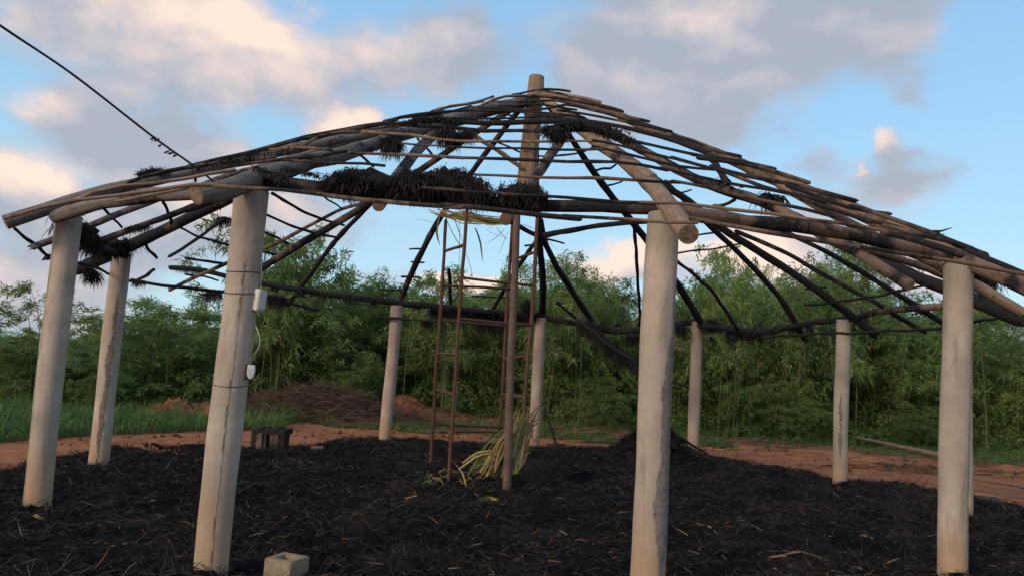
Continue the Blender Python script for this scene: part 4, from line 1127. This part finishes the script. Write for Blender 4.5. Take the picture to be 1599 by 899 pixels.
# cement block with hollow
bm = bmesh.new()
bw, bd_, bh = .215, .21, .20
def rect(w_, d_, z, ox=0, oy=0): return [bm.verts.new((ox + sx * w_ / 2, oy + sy_ * d_ / 2, z)) for sx, sy_ in ((-1, -1), (1, -1), (1, 1), (-1, 1))]
o0 = rect(bw, bd_, 0); o1 = rect(bw, bd_, bh); i1 = rect(bw - .09, bd_ - .10, bh, .0, 0); i0 = rect(bw - .11, bd_ - .12, bh - .11)
bm.faces.new(o0[::-1]); bm.faces.new(i0)
for k in range(4):
    q = (k + 1) % 4
    bm.faces.new((o0[k], o0[q], o1[q], o1[k])); bm.faces.new((o1[k], o1[q], i1[q], i1[k])); bm.faces.new((i1[k], i1[q], i0[q], i0[k]))
bmesh.ops.bevel(bm, geom=[e_ for e_ in bm.edges], offset=.005, segments=2, affect='EDGES')
bc = atz(449, 869, .235)
bmesh.ops.rotate(bm, cent=(0, 0, 0), matrix=Matrix.Rotation(rad(-21), 3, 'Z'), verts=bm.verts)
bmesh.ops.translate(bm, vec=(bc.x, bc.y, .035), verts=bm.verts)
me = bpy.data.meshes.new('cement_block'); bm.to_mesh(me); bm.free()
tag(link('cement_block', me, [BLOCKM]), 'hollow tan cement block on the ash in the left foreground', 'cement block')
bk = atz(495, 704, .1)
tag(box('brick', (bk.x, bk.y, .13), (.2, .1, .1), BRICKM, None, rad(10), .008), 'small clay brick half buried in ash beside the charred stool', 'brick')
# rake leaning at the back
rk = empty('rake', tuple(atz(868, 693, 0)), 'thin-handled rake standing behind the right scaffold leg', 'rake')
ry = atz(868, 693, .02).y
tube('handle', [at(868, 692, ry), at(858, 660, ry), at(846, 628, ry)], .022, .018, WOOD_CHAR, rk, 8, .1, .003)
tube('head', [at(852, 693, ry), at(868, 693, ry), at(882, 694, ry)], .018, .018, WOOD_DARK, rk, 8, .1, .002)
# stick on the ash pile
tag(tube('burnt_stick', [at(1065, 684, PILE.y + .2), at(1080, 694, PILE.y + .2), at(1110, 711, PILE.y + .35), at(1140, 725, PILE.y + .5)], .020, .012, WOOD_CHAR, None, 8, .1), 'black stick sloping down the right side of the ash pile', 'stick')
tag(tube('burnt_stick', [at(970, 665, PILE.y + .5), at(985, 671, PILE.y + .3), at(1000, 680, PILE.y + .1)], .014, .018, WOOD_CHAR, None, 8, .1), 'short black stick poking out of the top of the ash pile', 'stick')
# pile hair
n_ = 5200
q = rng.normal(size=(n_, 2)) * np.array([.42, .34]) + np.array([PILE.x, PILE.y])
A = np.stack([q[:, 0], q[:, 1], ash_z(q[:, 0], q[:, 1])], 1); d = rng.normal(size=(n_, 3)); d[:, 2] = np.abs(d[:, 2]) * .35; d[:, :2] += (q - np.array([PILE.x, PILE.y])) * 1.5
d /= np.linalg.norm(d, axis=1, keepdims=True)
V, Fq = strands(A, d, rng.uniform(.05, .2, n_), rng.uniform(.005, .013, n_), .6, .4)
tag(link('ash_pile', quads_np('ash_pile', V, Fq, np.repeat((rng.random(n_) < .06).astype(int), 2)), [CHAR_FIB, CHAR_GREY]), 'raked-up mound of burnt thatch behind the front right post', 'ash pile', kind='stuff')


def stick(px, r0, r1, mat, label, z=.10, name='stick', cat='stick'):
    Q = [atz(p[0], p[1], z if len(p) < 3 else p[2]) for p in px]
    Q = [Vector((v.x, v.y, max(v.z, float(ash_z(v.x, v.y)) + r0 * .6 if ash_k(v.x, v.y) > 0 else float(ground_z(v.x, v.y)) + r0 * .6))) for v in Q]
    return tag(tube(name, Q, r0, r1, mat, None, 8, .08, .003), label, cat)


ORANGE = flat('scorched_orange_wood', (.25, .12, .055), (.46, .25, .12), 16, .8, .4, .004)
stick([(1200, 881), (1250, 876), (1300, 880), (1345, 896)], .010, .012, ORANGE, 'long curved orange-brown stick at the bottom right of the ash')
stick([(1195, 868), (1260, 877), (1310, 885), (1370, 899)], .008, .008, WOOD_BROWN, 'thin dark stick just behind the long orange-brown one')
stick([(1201, 880), (1225, 883)], .014, .013, ORANGE, 'short thick orange stub left of the long orange-brown stick')
stick([(1088, 834), (1108, 838), (1122, 841)], .012, .006, ORANGE, 'small split orange splinter on the ash between the front right posts')
stick([(1346, 845), (1362, 849)], .010, .007, ORANGE, 'pale splinter on the ash left of the right front post')
stick([(895, 842), (930, 843), (962, 838)], .005, .004, STRAW, 'thin pale stalk lying left of the front right post')
stick([(1475, 711, .3), (1420, 700, .3), (1370, 689, .3), (1325, 681, .3), (1262, 677, .3)], .055, .04, WOOD_PALE, 'long pale log lying on the earth bank behind the right posts', name='log', cat='log')
stick([(1500, 765), (1530, 772), (1560, 776), (1610, 784)], .022, .014, ORANGE, 'reddish pole on the bare soil at the right edge')
stick([(1520, 748), (1560, 754), (1610, 764)], .016, .012, WOOD_BROWN, 'thin brown branch beyond the reddish pole at the right edge')
stick([(908, 650), (935, 657), (948, 660)], .03, .02, ORANGE, 'short orange branch on the verge behind the ash pile')
stick([(1285, 676), (1300, 690)], .02, .02, TWIG, 'broken twig on the bank beside the far right post')
sk = atz(1581, 746, .05)
tag(tube('stake', [Vector((sk.x, sk.y, 0)), at(1583, 720, sk.y)], .015, .012, WOOD_PALE, None, 8, .1, .003), 'thin upright stake on the earth bank at the right edge', 'stake')
for px_, py_, s_ in ((430, 899, .03), (60, 812, .03), (1425, 888, .02), (640, 778, .03)):
    stick([(px_ - 6, py_), (px_ + 9, py_ + 2)], s_ * .5, s_ * .3, ORANGE, {430: 'orange splinter in front of the cement block', 60: 'orange chip at the foot of the far left post', 1425: 'small pale chip left of the right front post foot', 640: 'flat reddish chip left of the scaffold foot'}[px_])


# ------------------------------------------------------------------ earth mounds and brush
m, t = new_mat('dug_earth')
g = t.n('ShaderNodeNewGeometry').outputs['Position']
n2 = t.noise(g, 5, 7, .7)
c = t.mix(t.ramp(n2, [(.35, (0, 0, 0)), (.65, (1, 1, 1))]), (.09, .042, .024), (.34, .13, .062))
c = t.mix(t.ramp(t.noise(g, 2.2, 6, .7), [(.5, (0, 0, 0)), (.6, (.8, .8, .8))]), c, (.055, .065, .028))
finish(t, c, .95, n2, 1.0, .09, .1)
MOUND = m
def mound(name, px, py, rx, ry, h, mat, label, seed, kind='structure'):
    c_ = atz(px, py, 0); n = 44
    a_ = np.linspace(-1.3, 1.3, n); X, Y = np.meshgrid(a_, a_)
    R_ = np.hypot(X, Y); x = c_.x + X * rx; y = c_.y + Y * ry
    z = h * np.exp(-(R_ / .62) ** 2) * (1 + .35 * vnoise(x, y, 3, seed)) + h * (.18 * vnoise(x, y, 7, seed) + .10 * vnoise(x, y, 17, seed)) * np.exp(-R_ ** 2) - .05 * (R_ > 1.1) - .012
    z = z + ground_z(x, y)
    z += rng.normal(size=z.shape) * .028 * np.exp(-R_ ** 2)
    V = np.stack([x, y, z], -1).reshape(-1, 3); i = (np.arange(n - 1)[:, None] * n + np.arange(n - 1)[None]).ravel()
    tag(link(name, quads_np(name, V, np.stack([i, i + 1, i + n + 1, i + n], 1)), [mat], None, True), label, kind=kind)
    return c_


mound('earth_mound', 296, 655, 1.5, .7, .5, MOUND, 'red earth mound behind the left grass', 3)
bc_ = mound('earth_mound', 500, 655, 2.6, 1.3, .42, MOUND, 'earth bank under the brush', 4)
mound('earth_mound', 640, 655, 2.6, .8, .42, MOUND, 'red earth bank behind the far posts', 5)
mound('earth_mound', 760, 652, 1.8, .8, .36, MOUND, 'red earth bank behind the scaffold', 6)
mound('earth_mound', 1060, 668, 2.6, .5, .16, MOUND, 'low red bank right of the ash pile', 7)
mound('earth_mound', 1240, 706, 1.6, .35, .14, MOUND, 'turned earth by the far right post', 8)
mound('earth_mound', 1420, 735, 2.2, .35, .12, MOUND, 'turned earth along the log', 9)
# brush heap: tangled dead branches
n_ = 8000
q = rng.normal(size=(n_, 2)) * np.array([1.35, .6]) + np.array([bc_.x - .2, bc_.y - .1])
hh = .66 * np.exp(-(((q[:, 0] - bc_.x) / 1.9) ** 2 + ((q[:, 1] - bc_.y) / 1.0) ** 2))
A = np.stack([q[:, 0], q[:, 1], hh * rng.uniform(.5, 1.25, n_) + .05], 1); th = rng.normal(0, .55, n_) + np.where(rng.random(n_) < .5, 0, np.pi)
d = np.stack([np.cos(th), np.sin(th) * .7, rng.normal(.05, .3, n_)], 1); d /= np.linalg.norm(d, axis=1, keepdims=True)
V, Fq = strands(A, d, rng.uniform(.15, .7, n_), rng.uniform(.006, .014, n_), .3, .6)
tag(link('brush_heap', quads_np('brush_heap', V, Fq), [island('brush_twig', [(.05, .028, .02), (.10, .052, .036), (.035, .022, .017), (.15, .085, .06), (.07, .08, .03)], .9)]), 'heap of tangled dead branches on the bank behind the stool', 'brush', kind='stuff')
# dead reeds by the far posts
rc = atz(890, 655, 0)
n_ = 420
A = np.stack([rc.x + rng.normal(size=n_) * .6, rc.y - .5 + rng.normal(size=n_) * .3, np.full(n_, .1)], 1); d = np.stack([rng.normal(0, .2, n_), rng.normal(0, .2, n_), np.ones(n_)], 1)
V, Fq = strands(A, d / np.linalg.norm(d, axis=1, keepdims=True), rng.uniform(.8, 2.0, n_), rng.uniform(.012, .028, n_), .3, .3)
tag(link('dead_reeds', quads_np('dead_reeds', V, Fq), [flat('dead_reed', (.17, .085, .045), (.30, .16, .085), 4, .9)]), 'reddish dead reeds at the foot of the bamboo, right of the scaffold', 'reeds', kind='stuff')
# clods
import itertools
g = np.random.default_rng(21); n_ = 5200
x = g.uniform(-14, 15, n_); y = g.uniform(12, 20.5, n_); k = ash_k(x, y); sel = k < -.02
cl = vnoise(x, y, 1.1, 61) + vnoise(x, y, 3.1, 62); sel &= (cl > g.uniform(-.6, 1.0, n_)) | (y > 18.4)
x, y = x[sel], y[sel]; n_ = len(x)
sz = .012 + .05 * g.random(n_) ** 3
oc = np.array([[1, 0, 0], [0, 1, 0], [-1, 0, 0], [0, -1, 0], [0, 0, 1], [0, 0, -.6]], float)
Vc = oc[None] * sz[:, None, None] * g.uniform(.6, 1.3, (n_, 6, 1)); a_ = g.uniform(0, 6.28, n_)
Vx = Vc[..., 0] * np.cos(a_)[:, None] - Vc[..., 1] * np.sin(a_)[:, None]; Vy = Vc[..., 0] * np.sin(a_)[:, None] + Vc[..., 1] * np.cos(a_)[:, None]
Vc = np.stack([Vx + x[:, None], Vy + y[:, None], Vc[..., 2] + ground_z(x, y)[:, None] + sz[:, None] * .4], -1).reshape(-1, 3)
Fc_ = [(0, 1, 4, 4)]
tri = np.array([[0, 1, 4], [1, 2, 4], [2, 3, 4], [3, 0, 4], [1, 0, 5], [2, 1, 5], [3, 2, 5], [0, 3, 5]])
T_ = (np.arange(n_)[:, None, None] * 6 + tri[None]).reshape(-1, 3)
me = bpy.data.meshes.new('clods'); me.from_pydata(Vc.tolist(), [], T_.tolist())
tag(link('clods', me, [MOUND]), 'crumbs and clods of red earth scattered over the dirt track', 'clods', kind='stuff')
# litter of twigs along the verge
n_ = 1500
x = rng.uniform(-4, 13, n_); y = 19.3 - np.clip(x - 5, 0, 9) * .42 + rng.normal(size=n_) * .7
A = np.stack([x, y, ground_z(x, y) + .03], 1); th = rng.normal(0, .7, n_)
d = np.stack([np.cos(th), np.sin(th), rng.normal(.05, .12, n_)], 1); d /= np.linalg.norm(d, axis=1, keepdims=True)
V, Fq = strands(A, d, rng.uniform(.15, .7, n_), rng.uniform(.008, .02, n_), .1, .3)
tag(link('twig_litter', quads_np('twig_litter', V, Fq), [STRAW]), 'dead twigs and roots strewn along the verge', 'twigs', kind='stuff')

# ------------------------------------------------------------------ grass
n_ = 420000
x = rng.uniform(-17, 20, n_); y = rng.uniform(10.5, 24.5, n_)
k = gdens(x, y); px, py = px_of(x, y, 0.1)
sel = (rng.random(n_) < k) & (px > -150) & (px < 1750)
tuft = (vnoise(x, y, 3.3, 31) + vnoise(x, y, 7.7, 33)) > rng.uniform(-1.2, .6, n_)
sel &= tuft
x, y = x[sel][:130000], y[sel][:130000]
n_ = len(x)
hgt = np.where(x < -4, rng.uniform(.10, .40, n_), rng.uniform(.06, .20, n_)) * (1 + .5 * vnoise(x, y, 1.6, 35))
A = np.stack([x, y, ground_z(x, y)], 1); d = np.stack([rng.normal(0, .35, n_), rng.normal(0, .35, n_), np.ones(n_)], 1); d /= np.linalg.norm(d, axis=1, keepdims=True)
V, Fq = strands(A, d, hgt, rng.uniform(.008, .018, n_), .7, .35)
tag(link('grass', quads_np('grass', V, Fq), [GRASS]), 'green grass on both sides of the dirt track', 'grass', kind='stuff')
# broad-leaved weeds among the grass


def leaves(P, d, L, wd, g):
    """folded lance-shaped leaves: one quad each"""
    n = len(P); s = np.cross(d, g.normal(size=(n, 3))); s /= np.linalg.norm(s, axis=1, keepdims=True) + 1e-9
    L = L.reshape(-1, 1); wd = wd.reshape(-1, 1); nn = np.cross(d, s)
    M_ = P + d * L * .38
    tip = P + d * L; tip[:, 2] -= (L * .22)[:, 0]
    V = np.stack([P, M_ + s * wd * .5 + nn * wd * .15, tip, M_ - s * wd * .5 + nn * wd * .15], 1).reshape(-1, 3)
    return V, (np.arange(n)[:, None] * 4 + np.arange(4)[None])


# ------------------------------------------------------------------ bamboo
def bamboo_meshes(seed, H=4.0, spread=1.5, nculm=26, nspray=2100, airy=.3, lsz=1.0, lw=1.0, allwisp=False):
    g = np.random.default_rng(seed)
    SP = []; SD = []; tubes = []
    for c_ in range(nculm):
        wisp = c_ % 6 == 0 or allwisp
        b0 = np.array([g.normal() * .28 * spread, g.normal() * .28 * spread, 0.]); a_ = g.uniform(0, 2 * np.pi); h = H * (g.uniform(1.0, 1.17) if wisp else g.uniform(.45, .98))
        ln = spread * g.uniform(.15, .95)
        u = np.linspace(0, 1, 14)
        X = b0[0] + np.cos(a_) * ln * u ** 2.1; Y = b0[1] + np.sin(a_) * ln * u ** 2.1; Z = h * (u - .14 * u ** 4)
        C = np.stack([X, Y, Z], 1); tubes.append(C)
        nt_ = 15 if not wisp else (7 if allwisp else 12)
        for q_ in range(nt_):            # side twigs, each a small drooping plume
            uu = g.uniform(.05, 1.0) if not wisp else g.uniform(.35, 1.0)
            p0 = np.array([np.interp(uu, u, C[:, j]) for j in range(3)])
            th = g.uniform(0, 2 * np.pi); tl = g.uniform(.35, .85) * (1.25 - .75 * uu) * (spread / 1.5)
            dz = g.uniform(.15, .8); s_ = np.linspace(.15, 1, 7)
            pts = p0 + np.stack([np.cos(th) * s_ * tl, np.sin(th) * s_ * tl, tl * (dz * s_ - .5 * s_ ** 2)], 1)
            dr = np.stack([np.cos(th) * np.ones(7), np.sin(th) * np.ones(7), dz - 1.0 * s_], 1)
            dr /= np.linalg.norm(dr, axis=1, keepdims=True)
            SP.append(pts + g.normal(size=(7, 3)) * .03); SD.append(dr)
    SP = np.concatenate(SP); SD = np.concatenate(SD)
    SP[:, 2] = np.maximum(SP[:, 2], .08)
    # lumpy light and dark: drop sprays in pockets
    pock = np.sin(SP[:, 0] * 3.1 + seed) + np.sin(SP[:, 1] * 3.3 + 2 * seed) + np.sin(SP[:, 2] * 2.9 + 3 * seed)
    keep = pock > g.uniform(-3.4, -.6, len(SP)) ; SP = SP[keep]; SD = SD[keep]
    per = 8; n = len(SP) * per
    P = np.repeat(SP, per, 0); Dm = np.repeat(SD, per, 0)
    d = Dm * .8 + g.normal(size=(n, 3)) * .6; d[:, 2] += .02; d /= np.linalg.norm(d, axis=1, keepdims=True)
    P = P + g.normal(size=(n, 3)) * .06
    V, Fq = leaves(P, d, g.uniform(.11, .24, n) * lsz, g.uniform(.018, .036, n) * lsz * lw, g)
    dry = np.repeat((g.random(len(SP)) < .06).astype(int), per)
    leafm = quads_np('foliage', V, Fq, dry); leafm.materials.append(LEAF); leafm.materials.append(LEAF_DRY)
    # canes
    CV, CF = [], []; o = 0
    for C in tubes:
        for i_, p in enumerate(C):
            r = .016 * (1 - i_ / 15)
            for j in range(4): CV.append(p + np.array([math.cos(j * 1.57) * r, math.sin(j * 1.57) * r, 0]))
        for i_ in range(len(C) - 1):
            for j in range(4): CF.append((o + i_ * 4 + j, o + i_ * 4 + (j + 1) % 4, o + (i_ + 1) * 4 + (j + 1) % 4, o + (i_ + 1) * 4 + j))
        o += len(C) * 4
    cm = quads_np('canes', np.array(CV), np.array(CF)); cm.materials.append(CULM)
    return leafm, cm, (V, Fq, dry)


VAR = [bamboo_meshes(s, 4.0, sp, lsz=a_, lw=b_) for s, sp, a_, b_ in ((1, 1.5, 1, 1), (2, 1.8, 1.15, .9), (3, 1.5, .8, 1.7), (5, 2.0, 1, 1), (7, 1.7, 1.3, 1.0), (9, 1.9, .75, 1.3))]
PROFILE = [(-400, 470), (0, 520), (60, 515), (110, 520), (150, 535), (200, 480), (240, 490), (300, 500), (350, 470), (400, 395), (440, 372), (470, 400), (500, 425), (560, 440), (620, 445), (700, 435), (760, 445), (820, 450), (870, 412), (910, 440), (950, 425), (1010, 440), (1060, 440), (1100, 410), (1140, 400), (1190, 408), (1240, 420), (1290, 405), (1330, 400), (1380, 440), (1440, 465), (1500, 470), (1560, 500), (1620, 520), (2100, 520)]


def height_for(x, y):
    for _ in range(2):
        px, py = px_of(x, y, 3.0)
    ty = np.interp(px, [p[0] for p in PROFILE], [p[1] for p in PROFILE])
    return EYE * 0 + at(float(px), float(ty), y).z * 1.13


def clump(i, x, y, label=None, hs=1.0, group=None, wide=1.0):
    H = height_for(x, y) * hs; lm, cm, _ = VAR[i % len(VAR)]
    z = float(ground_z(x, y))
    o = bpy.data.objects.new('bamboo_clump', None); col.objects.link(o); o.location = (x, y, z - .05)
    o.rotation_euler = (0, 0, i * 2.39); s = H / 4.0; o.scale = (wide, wide, s)
    tag(o, label, 'bamboo', group or 'bamboo clumps at the front of the thicket')
    for nm, me in (('foliage', lm), ('canes', cm)):
        c_ = bpy.data.objects.new(nm, me); col.objects.link(c_); c_.parent = o
    return o


FRONT = [
    (20, 628, 'dark bushy bamboo at the left edge, left of the far left post'), (105, 628, 'low bamboo directly behind the far left post'), (215, 632, 'bamboo with a feathery tip just right of the back left post'),
    (300, 636, 'bamboo behind the red earth mound, left of the front left post'), (430, 640, 'tallest bamboo on the left, rising just right of the front left post'), (515, 640, 'bamboo above the brush heap'),
    (600, 646, 'bamboo directly behind the leftmost of the far posts'), (700, 646, 'bamboo seen through the left half of the scaffold'), (780, 648, 'bamboo behind the upright brown pole'),
    (880, 650, 'bamboo behind the reddish dead reeds'), (965, 655, 'bamboo just left of the front right post, below the peach cloud'), (1060, 662, 'bamboo directly behind the front right post'),
    (1130, 672, 'bright leafy bamboo reaching furthest forward, right of the front right post'), (1215, 678, 'dense tall bamboo between the two right back posts'), (1320, 672, 'tall bamboo behind the far right back post'),
    (1400, 662, 'bamboo between the far right back post and the right front post'), (1490, 660, 'bamboo directly behind the right front post'), (1575, 668, 'bamboo at the right edge beyond the grass')]
for i, (px_, py_, lb) in enumerate(FRONT):
    p = atz(px_, py_, 0)
    y_ = min(p.y, 23.5) + (0, -1.1, .3, -.6)[i % 4]; p = Vector((p.x / p.y * y_, y_, 0))
    clump(i, p.x, p.y, lb, (.80, .86, .98, .84, 1.0, .82, .86, .90, .80, .95, .84, .86, .60, .84, 1.0, .80, .90, .84)[i])
LOW = [(385, 640, 1.3, 'low round bush beside the foot of the front left post, left of the brush heap'), (560, 645, 1.5, 'low bush at the right end of the brush heap'), (930, 655, 1.4, 'low bush right of the reddish reeds'),
       (1160, 688, 1.9, 'bright low bush standing out in front of the bamboo, right of the ash pile'), (1235, 690, 1.5, 'low bush at the end of the pale log'), (1430, 672, 1.3, 'low bush left of the right front post, beyond the log'), (150, 640, 1.2, 'low bush between the two left posts')]
for i, (px_, py_, h_, lb) in enumerate(LOW):
    p = atz(px_, py_, 0); y_ = min(p.y, 21.0); p = Vector((p.x / p.y * y_, y_, 0))
    o = clump(i * 2 + 1, p.x, p.y, lb, 1.0); o.name = 'bush'; o['category'] = 'bush'; o['group'] = 'low bushes before the bamboo'; o.scale = (.62, .5, h_ / 4.0)
# tall sparse canes standing above the rest
WM = bamboo_meshes(11, 4.0, 1.2, nculm=7, lsz=1.1, allwisp=True)
for i, (px_, top_, y_, lb) in enumerate(((62, 425, 17.5, 'sparse feathery cane rising above the hedge left of the far left post'), (228, 455, 19, 'sparse feathery cane leaning right of the back left post'), (450, 356, 20.5, 'tallest feathery cane beside the front left post'),
                                     (690, 405, 21, 'thin seeding stalks showing between the scaffold legs'), (880, 392, 20.5, 'feathery cane tip just right of the scaffold'), (1150, 385, 21, 'feathery cane tip in front of the low peach cloud'), (1300, 392, 21, 'feathery cane tip above the far right post'), (1500, 455, 21, 'sparse cane showing beside the right front post'))):
    T_ = at(px_, top_, y_)
    o = bpy.data.objects.new('tall_cane', None); col.objects.link(o); o.location = (T_.x, y_, 0); o.rotation_euler = (0, 0, i * 1.9)
    sc2 = T_.z / 4.15; o.scale = (1, 1, sc2); tag(o, lb, 'bamboo', 'tall sparse canes')
    for nm, me in (('foliage', WM[0]), ('canes', WM[1])):
        c_ = bpy.data.objects.new(nm, me); col.objects.link(c_); c_.parent = o
# the mass of thicket behind, which nobody could count
parts = []; g = np.random.default_rng(99)
k_ = 0
CVs = []
for row, (yy, st_) in enumerate(((24.6, 1.5), (26.4, 1.7), (28.8, 2.0))):
    xx = -24.0
    while xx < 26:
        x = xx + g.normal() * .3; y = yy + g.normal() * .35; xx += st_
        if x < -9: y -= 1.5
        H = height_for(x, y) * g.uniform(.70, 1.0)
        V, Fq, dry = VAR[k_ % len(VAR)][2]; k_ += 1
        a_ = g.uniform(0, 6.28); R2 = np.array([[math.cos(a_), -math.sin(a_)], [math.sin(a_), math.cos(a_)]])
        V2 = V.copy(); V2[:, :2] = V2[:, :2] @ R2.T; V2[:, 2] *= H / 4.0; V2 += np.array([x, y, 0])
        if abs(x) > 19:
            k2 = len(Fq) // 2; V2 = V2[:k2 * 4]; Fq = Fq[:k2]
        parts.append((V2, Fq, 0))
V, Fq, M = join_q(parts)
tag(link('bamboo_thicket', quads_np('bamboo_thicket', V, Fq), [LEAF]), 'deep mass of bamboo closing off the clearing', 'thicket', kind='stuff')
# low leafy shrubs in front of the thicket fill the feet of the clumps
g = np.random.default_rng(5); n_ = 26000
x = g.uniform(-18, 20, n_); y0 = np.where(x < -6, 20.8, np.where(x > 4.5, 21.5, 22.6)); y = y0 + g.normal(size=n_) * .45
z = ground_z(x, y) + g.uniform(0, .75, n_) * (.6 + .5 * vnoise(x, y, 1.3, 44)) * np.exp(-((y - y0) / .7) ** 2)
P = np.stack([x, y, z], 1); d = g.normal(size=(n_, 3)); d[:, 2] = np.abs(d[:, 2]) * .6; d /= np.linalg.norm(d, axis=1, keepdims=True)
V, Fq = leaves(P, d, g.uniform(.1, .22, n_), g.uniform(.02, .04, n_), g)
tag(link('undergrowth', quads_np('undergrowth', V, Fq), [LEAF]), 'low leafy undergrowth along the foot of the bamboo', 'undergrowth', kind='stuff')
# dead arching canes leaning through the thicket
g = np.random.default_rng(8)
for k in range(10):
    px_ = [455, 480, 520, 545, 430, 740, 1010, 1060, 700, 330][k]; py_ = [600, 560, 570, 590, 540, 560, 600, 560, 620, 560][k]
    yy = 21.6; a_ = at(px_, py_, yy); L_ = g.uniform(.8, 1.6); th = g.uniform(.2, 2.6)
    b_ = a_ + Vector((math.cos(th) * L_, 0, abs(math.sin(th)) * L_ * .8)); mid = (a_ + b_) / 2 + Vector((0, 0, .15))
    o = tube('dead_cane', [a_, mid, b_], .010, .006, TWIG, None, 5, .2)
    tag(o, ['pale dead cane leaning over the left of the brush heap', 'dead cane crossing above the brush heap', 'dead cane rising from the right of the brush heap', 'dead cane left of the leftmost far post', 'dead cane beside the junction box', 'dead cane behind the middle of the scaffold', 'dead cane just left of the front right post', 'dead cane just right of the front right post', 'dead cane low behind the left scaffold leg', 'dead cane left of the front left post'][k], 'dead cane')
